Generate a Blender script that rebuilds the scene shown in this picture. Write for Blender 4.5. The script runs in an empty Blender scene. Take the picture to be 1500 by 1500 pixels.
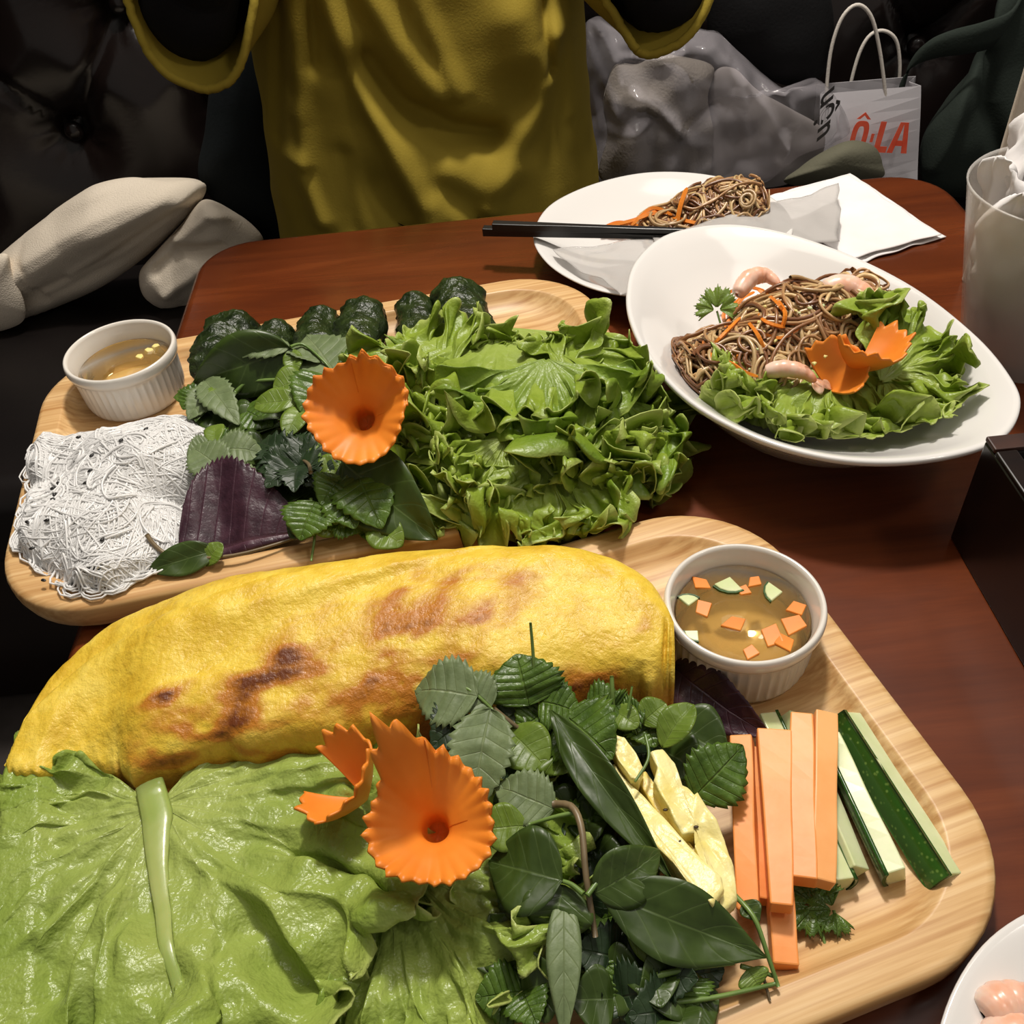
import bpy, math, random
import numpy as np
from mathutils import Vector, Matrix
random.seed(7); RNG = np.random.default_rng(7)
scene = bpy.context.scene
COL = scene.collection
PI = math.pi
T0 = 0.75                       # table top height above the floor

# ------------------------------------------------------------------ camera
FPX, PITCH, ROLL, CAMH = 1378.2, 0.7694, -0.1008, 0.3913
_f = Vector((0, math.cos(PITCH), -math.sin(PITCH))); _r0 = Vector((1, 0, 0)); _u0 = _r0.cross(_f)
_r = math.cos(ROLL)*_r0 + math.sin(ROLL)*_u0
_u = -math.sin(ROLL)*_r0 + math.cos(ROLL)*_u0
CAMPOS = Vector((0, 0, T0 + CAMH))
cam = bpy.data.objects.new('camera', bpy.data.cameras.new('camera'))
cam.data.sensor_width = 36; cam.data.lens = 36*FPX/1500; cam.data.clip_start = 0.01
cam.matrix_world = Matrix(((_r.x, _u.x, -_f.x, CAMPOS.x), (_r.y, _u.y, -_f.y, CAMPOS.y), (_r.z, _u.z, -_f.z, CAMPOS.z), (0, 0, 0, 1)))
COL.objects.link(cam); scene.camera = cam

# ------------------------------------------------------------------ world, lamps, exposure
w = bpy.data.worlds.new('room'); scene.world = w; w.use_nodes = True
w.node_tree.nodes['Background'].inputs[0].default_value = (1.0, 0.92, 0.83, 1)
w.node_tree.nodes['Background'].inputs[1].default_value = 0.20
vs = scene.view_settings
vs.view_transform = 'Standard'; vs.look = 'None'; vs.gamma = 1.0; vs.use_curve_mapping = False; vs.exposure = 0.14

def lamp(name, loc, target, power, size, col):
    d = bpy.data.lights.new(name, 'AREA'); d.shape = 'DISK'; d.size = size; d.energy = power; d.color = col
    o = bpy.data.objects.new(name, d); o.location = loc
    o.rotation_euler = (Vector(target) - Vector(loc)).to_track_quat('-Z', 'Y').to_euler(); COL.objects.link(o)
    return o
lamp('ceiling_lamp_over_table', (0.12, 1.0, T0+1.45), (0.05, 0.5, T0), 20, 0.16, (1.0, 0.935, 0.85))
lamp('ceiling_bounce_fill', (0.0, 1.1, T0+1.95), (0.0, 0.6, T0), 14, 1.4, (1.0, 0.935, 0.85))  # added soft fill imitating light bounced off the ceiling, no fixture
lamp('ceiling_lamp_beside', (1.1, 0.0, T0+1.7), (0.0, 0.5, T0), 4, 0.25, (1.0, 0.935, 0.85))

# ------------------------------------------------------------------ pixel rays (1500 x 1500 frame)
def ray(px, py):
    px, py = float(px), float(py); return _f + ((px-750)/FPX)*_r - ((py-750)/FPX)*_u
def P(px, py, h=0.0):            # point where the pixel's ray meets the level h above the table top
    d = ray(px, py); t = (h - CAMH)/d.z
    return CAMPOS + d*t
def V(px, py, y):                # point where the pixel's ray meets an upright plane at depth y
    d = ray(px, py); return CAMPOS + d*(y/d.y)

# ------------------------------------------------------------------ mesh helpers
W = {}
def A3(p): return np.array(p, dtype=float)
def mk(name, verts, faces, mat, parent=None, smooth=True, uv=None, col=None, loc=None, solid=0, subd=0):
    verts = np.array(verts, dtype=float).reshape(-1, 3)
    if parent is not None: org = W[parent]
    elif loc is not None: org = A3(loc)
    else:
        org = np.array([(verts[:, 0].min()+verts[:, 0].max())/2, (verts[:, 1].min()+verts[:, 1].max())/2, verts[:, 2].min()])
    vl = verts - org
    me = bpy.data.meshes.new(name)
    if isinstance(faces, np.ndarray):
        n, k = faces.shape
        me.vertices.add(len(vl)); me.vertices.foreach_set('co', vl.ravel())
        me.loops.add(n*k); me.loops.foreach_set('vertex_index', faces.astype(np.int32).ravel())
        me.polygons.add(n); me.polygons.foreach_set('loop_start', np.arange(0, n*k, k, dtype=np.int32))
        me.update(calc_edges=True)
    else:
        me.from_pydata(vl.tolist(), [], [list(f) for f in faces]); me.update()
    li = np.zeros(len(me.loops), dtype=np.int32); me.loops.foreach_get('vertex_index', li)
    if uv is not None:
        l = me.uv_layers.new(name='UVMap'); l.data.foreach_set('uv', np.array(uv, dtype=np.float32).reshape(-1, 2)[li].ravel())
    if col is not None:
        a = me.color_attributes.new('Col', 'FLOAT_COLOR', 'POINT'); c = np.ones((len(vl), 4), dtype=np.float32); c[:, :3] = np.array(col).reshape(-1, 3)
        a.data.foreach_set('color', c.ravel())
    me.validate()
    if smooth: me.polygons.foreach_set('use_smooth', np.ones(len(me.polygons), dtype=bool))
    if mat: me.materials.append(mat)
    o = bpy.data.objects.new(name, me); COL.objects.link(o)
    if parent is not None: o.parent = parent
    else: o.location = org
    W[o] = org
    if solid:
        m = o.modifiers.new('Solidify', 'SOLIDIFY'); m.thickness = solid; m.offset = 0
    if subd:
        m = o.modifiers.new('Subdivision', 'SUBSURF'); m.levels = subd; m.render_levels = subd
    return o
def tag(o, label, cat=None, group=None, kind=None):
    if label: o['label'] = label
    if cat: o['category'] = cat
    if group: o['group'] = group
    if kind: o['kind'] = kind
    return o
def thing(name, loc, label, cat, group=None):
    o = bpy.data.objects.new(name, None); o.empty_display_size = .02; o.location = loc; COL.objects.link(o); W[o] = A3(loc)
    return tag(o, label, cat, group)
def gridfaces(nu, nv, cu=False, cv=False):
    a = np.arange(nu*nv).reshape(nu, nv)
    r = np.vstack([a, a[:1]]) if cu else a
    if cv: r = np.hstack([r, r[:, :1]])
    return np.stack([r[:-1, :-1].ravel(), r[1:, :-1].ravel(), r[1:, 1:].ravel(), r[:-1, 1:].ravel()], 1)
def join(parts):
    vs_, fs_, k = [], [], 0
    for v, f in parts:
        v = np.array(v, dtype=float).reshape(-1, 3); vs_.append(v)
        fs_ += [[i+k for i in q] for q in (f.tolist() if isinstance(f, np.ndarray) else f)]; k += len(v)
    return np.vstack(vs_), fs_
def spline(pts, n, closed=False):          # Catmull-Rom
    p = np.array([tuple(q) for q in pts], dtype=float); m = len(p)
    out = []; segs = m if closed else m-1
    ts = np.linspace(0, segs, n, endpoint=not closed)
    for t in ts:
        i = min(int(t), segs-1); f = t-i
        if closed: a, b, c, d = p[(i-1) % m], p[i % m], p[(i+1) % m], p[(i+2) % m]
        else: a, b, c, d = p[max(i-1, 0)], p[i], p[i+1], p[min(i+2, m-1)]
        out.append(.5*((2*b)+(-a+c)*f+(2*a-5*b+4*c-d)*f*f+(-a+3*b-3*c+d)*f**3))
    return np.array(out)
def tube(pts, r, sides=6, cap=True):
    p = np.array([tuple(q) for q in pts], dtype=float); n = len(p)
    r = np.full(n, r) if np.isscalar(r) else np.array(r, dtype=float)
    t = np.gradient(p, axis=0); t /= np.linalg.norm(t, axis=1)[:, None]+1e-12
    ref = np.array([0, 0, 1.]) if abs(t[0][2]) < .9 else np.array([1., 0, 0])
    nn = np.zeros((n, 3)); a = ref-t[0]*(ref@t[0]); nn[0] = a/np.linalg.norm(a)
    for i in range(1, n):
        a = nn[i-1]-t[i]*(nn[i-1]@t[i]); nn[i] = a/(np.linalg.norm(a)+1e-12)
    b = np.cross(t, nn); th = np.arange(sides)*2*PI/sides
    v = p[:, None]+r[:, None, None]*(np.cos(th)[None, :, None]*nn[:, None]+np.sin(th)[None, :, None]*b[:, None])
    f = gridfaces(n, sides, cv=True)[:, ::-1]
    if not cap: return v.reshape(-1, 3), f
    f = f.tolist()+[list(range(sides))[::1], [n*sides-1-i for i in range(sides)]]
    return v.reshape(-1, 3), f
def lathe(prof, n, c, flute=None):          # prof: list (r, z); c centre
    pr = np.array(prof); th = np.arange(n)*2*PI/n
    R = np.repeat(pr[:, :1], n, 1)
    if flute is not None: R = R + flute(pr[:, 1:2], th[None, :])
    v = np.stack([c[0]+R*np.cos(th), c[1]+R*np.sin(th), c[2]+np.repeat(pr[:, 1:2], n, 1)], -1)
    return v.reshape(-1, 3), gridfaces(len(pr), n, cv=True)[:, ::-1]
def box(c, s, rz=0, bev=0):                 # centre, size -> verts, faces
    x, y, z = [q/2 for q in s]
    v = np.array([(i*x, j*y, k*z) for k in (-1, 1) for j in (-1, 1) for i in (-1, 1)], dtype=float)
    if rz:
        cc, ss = math.cos(rz), math.sin(rz); v = np.stack([v[:, 0]*cc-v[:, 1]*ss, v[:, 0]*ss+v[:, 1]*cc, v[:, 2]], 1)
    return v+np.array(c), [(0, 2, 3, 1), (4, 5, 7, 6), (0, 1, 5, 4), (2, 6, 7, 3), (0, 4, 6, 2), (1, 3, 7, 5)]
def bevel(o, wd, seg=3):
    m = o.modifiers.new('Bevel', 'BEVEL'); m.width = wd; m.segments = seg; m.limit_method = 'ANGLE'; return o
_perm = RNG.permutation(256)
def noise3(p, s=1.0, seed=0):               # smooth value noise, -1..1
    q = np.asarray(p, dtype=float)*s+seed*17.3; i = np.floor(q).astype(int); f = q-i; f = f*f*(3-2*f); out = 0
    for a in (0, 1):
        for b in (0, 1):
            for c in (0, 1):
                h = _perm[(_perm[(_perm[(i[..., 0]+a) & 255]+i[..., 1]+b) & 255]+i[..., 2]+c) & 255]/127.5-1
                out = out+h*(f[..., 0] if a else 1-f[..., 0])*(f[..., 1] if b else 1-f[..., 1])*(f[..., 2] if c else 1-f[..., 2])
    return out

# ------------------------------------------------------------------ materials
def srgb(r, g, b): return tuple(((c/255)/12.92 if c/255 <= .04045 else ((c/255+.055)/1.055)**2.4) for c in (r, g, b))+(1,)
class NT:
    def __init__(s, name):
        s.m = bpy.data.materials.new(name); s.m.use_nodes = True; s.t = s.m.node_tree; s.b = s.t.nodes['Principled BSDF']; s.out = s.t.nodes['Material Output']
    def n(s, typ, **kw):
        x = s.t.nodes.new(typ)
        for k, v in kw.items(): setattr(x, k, v)
        return x
    def l(s, a, b): s.t.links.new(a, b)
    def set(s, sock, v):
        if isinstance(v, bpy.types.NodeSocket): s.l(v, sock)
        else: sock.default_value = v
    def math(s, op, a, b=None, c=None, clamp=False):
        x = s.n('ShaderNodeMath', operation=op, use_clamp=clamp); s.set(x.inputs[0], a)
        if b is not None: s.set(x.inputs[1], b)
        if c is not None: s.set(x.inputs[2], c)
        return x.outputs[0]
    def mix(s, fac, a, b, blend='MIX'):
        x = s.n('ShaderNodeMix', data_type='RGBA', blend_type=blend); s.set(x.inputs[0], fac); s.set(x.inputs[6], a); s.set(x.inputs[7], b); return x.outputs[2]
    def coord(s, which='Object', scale=(1, 1, 1), rot=(0, 0, 0)):
        c = s.n('ShaderNodeTexCoord'); mp = s.n('ShaderNodeMapping'); mp.inputs['Scale'].default_value = scale; mp.inputs['Rotation'].default_value = rot
        s.l(c.outputs[which], mp.inputs[0]); return mp.outputs[0]
    def noise(s, vec, scale, detail=3, rough=.5, dist=0):
        x = s.n('ShaderNodeTexNoise'); s.l(vec, x.inputs['Vector']); x.inputs['Scale'].default_value = scale; x.inputs['Detail'].default_value = detail
        x.inputs['Roughness'].default_value = rough; x.inputs['Distortion'].default_value = dist; return x.outputs['Fac']
    def ramp(s, fac, stops):
        x = s.n('ShaderNodeValToRGB'); e = x.color_ramp.elements
        while len(e) < len(stops): e.new(.5)
        for q, (p, c) in zip(e, stops): q.position = p; q.color = c if len(c) == 4 else tuple(c)+(1,)
        s.l(fac, x.inputs[0]); return x.outputs[0]
    def bump(s, h, strength=.3, dist=.001):
        x = s.n('ShaderNodeBump'); x.inputs['Strength'].default_value = strength; x.inputs['Distance'].default_value = dist; s.l(h, x.inputs['Height']); s.l(x.outputs[0], s.b.inputs['Normal']); return x.outputs[0]
    def base(s, c, rough=.5, spec=.5, sss=0, sssr=(.004, .002, .001)):
        s.set(s.b.inputs['Base Color'], c); s.set(s.b.inputs['Roughness'], rough); s.b.inputs['Specular IOR Level'].default_value = spec
        if sss: s.b.inputs['Subsurface Weight'].default_value = sss; s.b.inputs['Subsurface Radius'].default_value = sssr; s.b.inputs['Subsurface Scale'].default_value = 1.0
        return s
def translucent(t, col, fac, normal=None):
    tr = t.n('ShaderNodeBsdfTranslucent'); t.set(tr.inputs[0], col)
    if normal is not None: t.l(normal, tr.inputs['Normal'])
    mx = t.n('ShaderNodeMixShader'); mx.inputs[0].default_value = fac; t.l(t.b.outputs[0], mx.inputs[1]); t.l(tr.outputs[0], mx.inputs[2]); t.l(mx.outputs[0], t.out.inputs[0])
def plain(name, c1, c2=None, scale=20, rough=.5, spec=.5, bump=0, bscale=None, bdist=.001, sss=0, which='Object', vscale=(1, 1, 1), sssr=(.004, .002, .001), detail=4):
    t = NT(name); vec = t.coord(which, vscale); c = c1
    if c2: c = t.mix(t.ramp(t.noise(vec, scale, detail), [(.35, (0, 0, 0)), (.65, (1, 1, 1))]), c1, c2)
    t.base(c, rough, spec, sss, sssr)
    if bump: t.bump(t.noise(vec, bscale or scale, 5), bump, bdist)
    return t.m

def wood_table():
    t = NT('mahogany'); v = t.coord('Object', (1, 9, 1), (0, 0, .0)); n1 = t.noise(v, 3.2, 6, .6, .5); n2 = t.noise(t.coord('Object', (3, 60, 3)), 8, 4, .7)
    c = t.ramp(n1, [(.25, srgb(72, 31, 13)), (.5, srgb(103, 48, 20)), (.75, srgb(130, 66, 29))])
    c = t.mix(t.math('MULTIPLY', n2, .5), c, srgb(66, 27, 11))
    t.base(c, t.math('MULTIPLY_ADD', t.noise(t.coord(), 14, 4), .16, .16), .5); t.b.inputs['Coat Weight'].default_value = .35; t.b.inputs['Coat Roughness'].default_value = .12
    t.bump(n2, .05, .0006); return t.m
def bamboo():
    t = NT('bamboo'); v = t.coord('Object', (1, 1, 1))
    sep = t.n('ShaderNodeSeparateXYZ'); t.l(v, sep.inputs[0])
    strip = t.math('FLOOR', t.math('MULTIPLY', sep.outputs[1], 1/.021))
    wn = t.n('ShaderNodeTexWhiteNoise', noise_dimensions='1D'); t.l(strip, wn.inputs['W'])
    n1 = t.noise(t.coord('Object', (5, 130, 60)), 1.6, 4, .6, .2); n2 = t.noise(t.coord('Object', (3, 420, 200)), 1.0, 2)
    c = t.ramp(n1, [(.28, srgb(180, 136, 84)), (.5, srgb(212, 174, 120)), (.72, srgb(228, 196, 146))])
    c = t.mix(t.math('MULTIPLY', t.ramp(n2, [(.45, (0, 0, 0)), (.7, (1, 1, 1))]), .42), c, srgb(160, 104, 52))
    c = t.mix(t.math('MULTIPLY', wn.outputs[0], .22), c, srgb(186, 132, 74))
    t.base(c, .42, .4); t.bump(n2, .12, .0005); return t.m
def ceramic(name, c, rough=.16):
    t = NT(name); t.base(c, rough, .5); t.b.inputs['Coat Weight'].default_value = .3; t.b.inputs['Coat Roughness'].default_value = .08; return t.m
def leafmat(name, cd, cl, cv, nveins=7, k=.9, rough=.38, tl=.18, vein=.5, bump=.5, noise_sc=60, edge=None, spec=.45, mid=.05, pale=None):
    t = NT(name); uvn = t.n('ShaderNodeUVMap'); sp = t.n('ShaderNodeSeparateXYZ'); t.l(uvn.outputs[0], sp.inputs[0])
    u = sp.outputs[0]; av = t.math('ABSOLUTE', t.math('MULTIPLY_ADD', sp.outputs[1], 2, -1))
    ph = t.math('FRACT', t.math('SUBTRACT', t.math('MULTIPLY', u, nveins), t.math('MULTIPLY', av, k)))
    tri = t.math('ABSOLUTE', t.math('MULTIPLY_ADD', ph, 2, -1))           # 1 on a vein
    sv = t.math('POWER', tri, 14.0); mr = t.math('SUBTRACT', 1.0, t.math('DIVIDE', av, mid), clamp=True)
    vm = t.math('MAXIMUM', t.math('MULTIPLY', sv, .6), mr)
    n1 = t.noise(t.coord(), noise_sc, 4, .6)
    c = t.mix(t.ramp(n1, [(.3, (0, 0, 0)), (.7, (1, 1, 1))]), cd, cl)
    if pale is not None: c = t.mix(t.math('MULTIPLY', t.math('POWER', t.math('SUBTRACT', 1.0, u, clamp=True), 1.6), .85), c, pale)
    if edge is not None: c = t.mix(t.math('POWER', av, 12.0), c, edge)
    c = t.mix(t.math('MULTIPLY', vm, vein), c, cv)
    t.base(c, rough, spec)
    h = t.math('SUBTRACT', t.math('MULTIPLY', n1, .9), t.math('MULTIPLY', vm, .45))
    nb = t.bump(h, bump, .0012); translucent(t, c, tl); return t.m

M = {}
M['table'] = wood_table(); M['bamboo'] = bamboo()
M['ceramic'] = ceramic('white_ceramic', srgb(222, 216, 206)); M['plate'] = ceramic('white_plate', srgb(222, 219, 215), .12)
M['leather'] = plain('dark_leather', srgb(26, 18, 16), srgb(18, 12, 11), 9, .26, .5, .25, 160, .0006)
M['vinyl'] = plain('black_seat', srgb(22, 17, 16), srgb(17, 13, 12), 9, .42, .4, .2, 120, .0006)
M['tile_dark'] = plain('floor_black', srgb(26, 22, 20), srgb(20, 17, 16), 12, .45, .4)
M['tile_grey'] = plain('floor_grey', srgb(78, 72, 68), srgb(66, 60, 57), 18, .5, .4)
M['wall'] = plain('wall_paint', srgb(60, 44, 36), srgb(52, 38, 30), 6, .8, .3)
M['darkwood'] = plain('black_lacquer', srgb(20, 12, 10), srgb(27, 16, 12), 8, .28, .5, vscale=(1, 12, 1))
M['wornwood'] = plain('worn_brown_edge', srgb(70, 40, 28), srgb(44, 24, 18), 40, .45, .4)

# ------------------------------------------------------------------ structure: floor, wall
fl = mk('floor', *box((0, .6, -.03), (3.2, 3.2, .05)), M['tile_dark'], smooth=False); tag(fl, 'black floor with large tiles under the table', None, None, 'structure')
FB = P(0, 992, -.75)
ti = 0
for ix in range(-2, 3):
    for iy in range(-2, 3):
        cx, cy = FB.x+.3+ix*.6-.45, FB.y-.3+iy*.6
        if abs(cx) > 1.3 or cy < -.7 or cy > 1.9: continue
        q = bevel(mk('tile', *box((cx, cy, -.002), (.594, .594, .012)), M['tile_grey'] if iy <= 0 else M['tile_dark'], parent=fl, smooth=False), .002, 1)
wl = mk('wall_back', *box((0, 1.66, 1.2), (3.2, .06, 2.4)), M['wall'], smooth=False); tag(wl, 'dark painted wall behind the booth', None, None, 'structure')

ww = mk('wall_left', *box((-1.57, .66, 1.2), (.06, 1.94, 2.4)), M['wall'], smooth=False); tag(ww, 'dark painted side wall beside the booth', None, None, 'structure')

# ------------------------------------------------------------------ table
def rounded_rect(x0, x1, y0, y1, r, n=8):
    out = []
    for cx, cy, a in ((x1-r, y1-r, 0), (x0+r, y1-r, PI/2), (x0+r, y0+r, PI), (x1-r, y0+r, 1.5*PI)):
        for i in range(n+1):
            t = a+i*PI/2/n; out.append((cx+r*math.cos(t), cy+r*math.sin(t)))
    return np.array(out)
def rings_solid(rings):                     # rings: list of (N,3) -> closed solid
    n = len(rings[0]); v = np.vstack(rings); f = gridfaces(len(rings), n, cv=True).tolist()
    return v, f+[list(range(n)), list(range((len(rings)-1)*n, len(rings)*n))[::-1]]
def ring(xy, z): return np.column_stack([xy, np.full(len(xy), z)])
TX0, TX1, TY0, TY1 = -.250, .405, .005, .788
tbl = thing('dining_table', (.08, .4, 0), 'reddish brown polished wooden restaurant table with rounded corners', 'table')
def tring(ins, z): return ring(rounded_rect(TX0+ins, TX1-ins, TY0+ins, TY1-ins, .05-min(ins, .03), 8), T0+z)
v, f = rings_solid([tring(.012, -.034), tring(.003, -.030), tring(0, -.022), tring(0, -.010), tring(.002, -.004), tring(.006, -.001), tring(.010, 0)])
tt = mk('tabletop', v, [q[::-1] for q in f], M['table'], parent=tbl)
m = tt.modifiers.new('n', 'WEIGHTED_NORMAL')
mk('pedestal', *join([lathe([(.0, 0), (.05, 0), (.05, .02), (.04, .04), (.04, T0-.05), (.09, T0-.034), (0, T0-.034)], 24, (.08, .4, 0))]), M['darkwood'], parent=tbl)
mk('base_plate', *lathe([(0, .004), (.24, .004), (.24, .016), (.06, .03), (0, .03)], 32, (.08, .4, 0)), M['darkwood'], parent=tbl)

# ------------------------------------------------------------------ booth seat with tufted back
booth = thing('booth_bench', (0, 1.1, 0), 'dark brown leather booth bench with a button tufted backrest', 'bench')
bevel(mk('seat_cushion', *box((0, 1.14, .385), (2.6, .62, .13)), M['vinyl'], parent=booth), .035, 5)
bevel(mk('plinth', *box((0, 1.16, .164), (2.56, .56, .312)), M['darkwood'], parent=booth, smooth=False), .004, 1)
YB = 1.38
btn = [V(110, 190, YB), V(155, 8, YB)]
b1 = btn[0]; SX, SZ = .24, .155
buttons = []
for i in range(-3, 9):
    for j in range(-2, 5):
        x = b1.x+i*SX+(.12 if j % 2 else 0); z = b1.z+j*SZ
        if -1.25 < x < 1.25 and .5 < z < 1.2: buttons.append((x, z))
def backrest():
    nx, nz = 300, 110
    X, Z = np.meshgrid(np.linspace(-1.3, 1.3, nx), np.linspace(.44, 1.25, nz), indexing='ij')
    Y = np.full_like(X, YB-.0)
    puff = np.ones_like(X)*1e9
    for bx_, bz in buttons:
        d = np.hypot(X-bx_, Z-bz); puff = np.minimum(puff, d)
    Y = YB-.055*(1-np.exp(-(puff/.06)**1.2))+.012
    # diagonal creases between buttons
    for bx_, bz in buttons:
        for dx, dz in ((.12, SZ), (-.12, SZ)):
            L = math.hypot(dx, dz); ux, uz = dx/L, dz/L
            s = (X-bx_)*ux+(Z-bz)*uz; c = np.abs(-(X-bx_)*uz+(Z-bz)*ux)
            Y += np.where((s > 0) & (s < L), .014*np.exp(-(c/.010)**2), 0)
        ang = np.arctan2(Z-bz, X-bx_); d = np.hypot(X-bx_, Z-bz)
        Y += .0035*np.sin(ang*9+bx_*31)*np.exp(-((d-.028)/.02)**2)
    Y += .10*np.clip((Z-1.12)/.13, 0, 1)**2
    v = np.stack([X, Y, Z], -1).reshape(-1, 3); back = v.copy(); back[:, 1] = 1.56
    f = gridfaces(nx, nz)
    ed = np.concatenate([np.arange(nz), np.arange(1, nx)*nz+nz-1, (nx-1)*nz+np.arange(nz-2, -1, -1), np.arange(nx-2, 0, -1)*nz])
    e2 = np.roll(ed, -1); n0 = nx*nz
    side = np.stack([ed, ed+n0, e2+n0, e2], 1)
    return np.vstack([v, back]), np.vstack([f, f[:, ::-1]+n0, side])
bk = mk('backrest', *backrest(), M['leather'], parent=booth)
for x, z in buttons:
    th = lathe([(0, .010), (.008, .009), (.0125, .005), (.0135, 0), (.011, -.006)], 14, (0, 0, 0))[0]
    v2 = np.stack([th[:, 0]+x, YB-.004-th[:, 2], th[:, 1]+z], 1)
    mk('button', v2, lathe([(0, .010), (.008, .009), (.0125, .005), (.0135, 0), (.011, -.006)], 14, (0, 0, 0))[1], M['leather'], parent=bk)

# ------------------------------------------------------------------ bamboo trays
TL, TW, TRIM, TFL = .394, .258, .020, .009
def tray_mesh():
    def rr(ins, z): 
        return ring(rounded_rect(-TL/2+ins, TL/2-ins, -TW/2+ins, TW/2-ins, max(.060-ins*.75, .012), 12), z)
    prof = [(.010, 0), (.004, .001), (.0015, .004), (.0, .010), (.0, .0165), (.0012, .019), (.004, TRIM), (.0155, TRIM), (.0170, .0193), (.0185, .0175), (.022, .0138), (.028, .0108), (.035, .0094), (.040, TFL), (.050, TFL)]
    v, f = rings_solid([rr(i, z) for i, z in prof]); return v, [q[::-1] for q in f]
def tray(x, y, a, label):
    v, f = tray_mesh(); o = mk('serving_tray', v, f, M['bamboo'], loc=(0, 0, 0)); o.location = (x, y, T0+.0003); o.rotation_euler = (0, 0, a); tag(o, label, 'tray', 'bamboo serving trays')
    o.modifiers.new('n', 'WEIGHTED_NORMAL'); return o
def tray_h(x, y, tr):                        # height of the tray surface above the table at x, y (0 off the tray)
    c, s_ = math.cos(tr[2]), math.sin(tr[2]); lx = (x-tr[0])*c+(y-tr[1])*s_; ly = -(x-tr[0])*s_+(y-tr[1])*c
    r = .055; qx = np.abs(lx)-(TL/2-r); qy = np.abs(ly)-(TW/2-r)
    ins = -(np.hypot(np.maximum(qx, 0), np.maximum(qy, 0))+np.minimum(np.maximum(qx, qy), 0)-r)
    return np.interp(ins, [-.003, -.0005, 0, .0155, .0185, .022, .028, .035, .04], [0, 0, .0205, .0205, .018, .0142, .0113, .0099, .0095])
TR1 = (-.0303, .2084, .2517); TR2 = (-.1082, .4902, .1445)
tray(*TR1, 'bamboo serving tray carrying the yellow crepe and carrot sticks')
tray(*TR2, 'bamboo serving tray carrying white noodles and curly lettuce bunch')

# ------------------------------------------------------------------ more materials
M['sauce'] = None
def liquid(name, tint, body, bf):
    t = NT(name); tr = t.n('ShaderNodeBsdfTransparent'); tr.inputs[0].default_value = tint
    df = t.n('ShaderNodeBsdfDiffuse'); df.inputs[0].default_value = body
    mx = t.n('ShaderNodeMixShader'); mx.inputs[0].default_value = bf; t.l(tr.outputs[0], mx.inputs[1]); t.l(df.outputs[0], mx.inputs[2])
    gl = t.n('ShaderNodeBsdfGlossy'); gl.inputs['Roughness'].default_value = .03
    fr = t.n('ShaderNodeFresnel'); fr.inputs[0].default_value = 1.33
    bp = t.n('ShaderNodeBump'); bp.inputs['Strength'].default_value = .15; bp.inputs['Distance'].default_value = .002; t.l(t.noise(t.coord(), 70, 2), bp.inputs['Height'])
    t.l(bp.outputs[0], gl.inputs['Normal']); t.l(bp.outputs[0], fr.inputs['Normal'])
    m2 = t.n('ShaderNodeMixShader'); t.l(fr.outputs[0], m2.inputs[0]); t.l(mx.outputs[0], m2.inputs[1]); t.l(gl.outputs[0], m2.inputs[2]); t.l(m2.outputs[0], t.out.inputs[0]); return t.m
M['sauce'] = liquid('amber_sauce', (.95, .86, .64, 1), srgb(230, 186, 108), .2)
M['carrot'] = plain('carrot', srgb(234, 142, 66), srgb(242, 162, 92), 40, .42, .4, .12, 260, .0004, sss=.08, vscale=(1, 1, 1))
M['carrot_pale'] = plain('carrot_pale', srgb(232, 158, 88), srgb(238, 174, 108), 40, .42, .4, .12, 260, .0004, sss=.08)
M['carrot_flower'] = plain('carrot_flower', srgb(222, 124, 34), srgb(234, 142, 48), 30, .45, .4, .1, 200, .0004, sss=.05)
M['cuke_flesh'] = plain('cucumber_flesh', srgb(196, 208, 150), srgb(216, 222, 176), 60, .3, .5, .1, 200, .0004, sss=.25, sssr=(.003, .004, .002))
def cukepeel():
    t = NT('cucumber_peel'); v = t.coord(); vo = t.n('ShaderNodeTexVoronoi'); t.l(v, vo.inputs['Vector']); vo.inputs['Scale'].default_value = 380
    sp = t.ramp(vo.outputs['Distance'], [(.12, (1, 1, 1)), (.3, (0, 0, 0))])
    c = t.mix(t.noise(v, 40, 4), srgb(24, 58, 14), srgb(52, 92, 28)); c = t.mix(t.math('MULTIPLY', sp, t.noise(v, 120, 2)), c, srgb(120, 150, 70))
    t.base(c, .25, .5); t.bump(t.noise(v, 150, 3), .15, .0006); return t.m
M['cuke_peel'] = cukepeel()
M['pineapple'] = plain('pineapple', srgb(232, 214, 124), srgb(240, 228, 162), 60, .32, .4, .7, 150, .0016, sss=.12, sssr=(.006, .005, .002), vscale=(1, 1, 1))
t = NT('rice_vermicelli'); t.base(srgb(250, 249, 247), .25, .5, .25, (.003, .003, .003)); translucent(t, srgb(252, 251, 250), .2); M['vermicelli'] = t.m
M['sesame'] = plain('black_sesame', srgb(18, 14, 12), None, rough=.4)
def attrmat(name, rough=.35, spec=.5, sss=0, bump=0):
    t = NT(name); a = t.n('ShaderNodeAttribute'); a.attribute_name = 'Col'; t.base(a.outputs['Color'], rough, spec, sss)
    if bump: t.bump(t.noise(t.coord(), 250, 3), bump, .0005)
    return t.m
M['noodle'] = attrmat('brown_noodles', .3, .5, .1)
M['shrimp'] = plain('shrimp', srgb(236, 208, 190), srgb(228, 156, 116), 55, .28, .5, .15, 120, .0006, sss=.3)
M['black'] = plain('black_plastic', srgb(20, 20, 21), None, rough=.35)
M['tissue'] = plain('tissue', srgb(232, 228, 226), srgb(224, 220, 218), 30, .85, .2, .35, 300, .0006)
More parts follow.
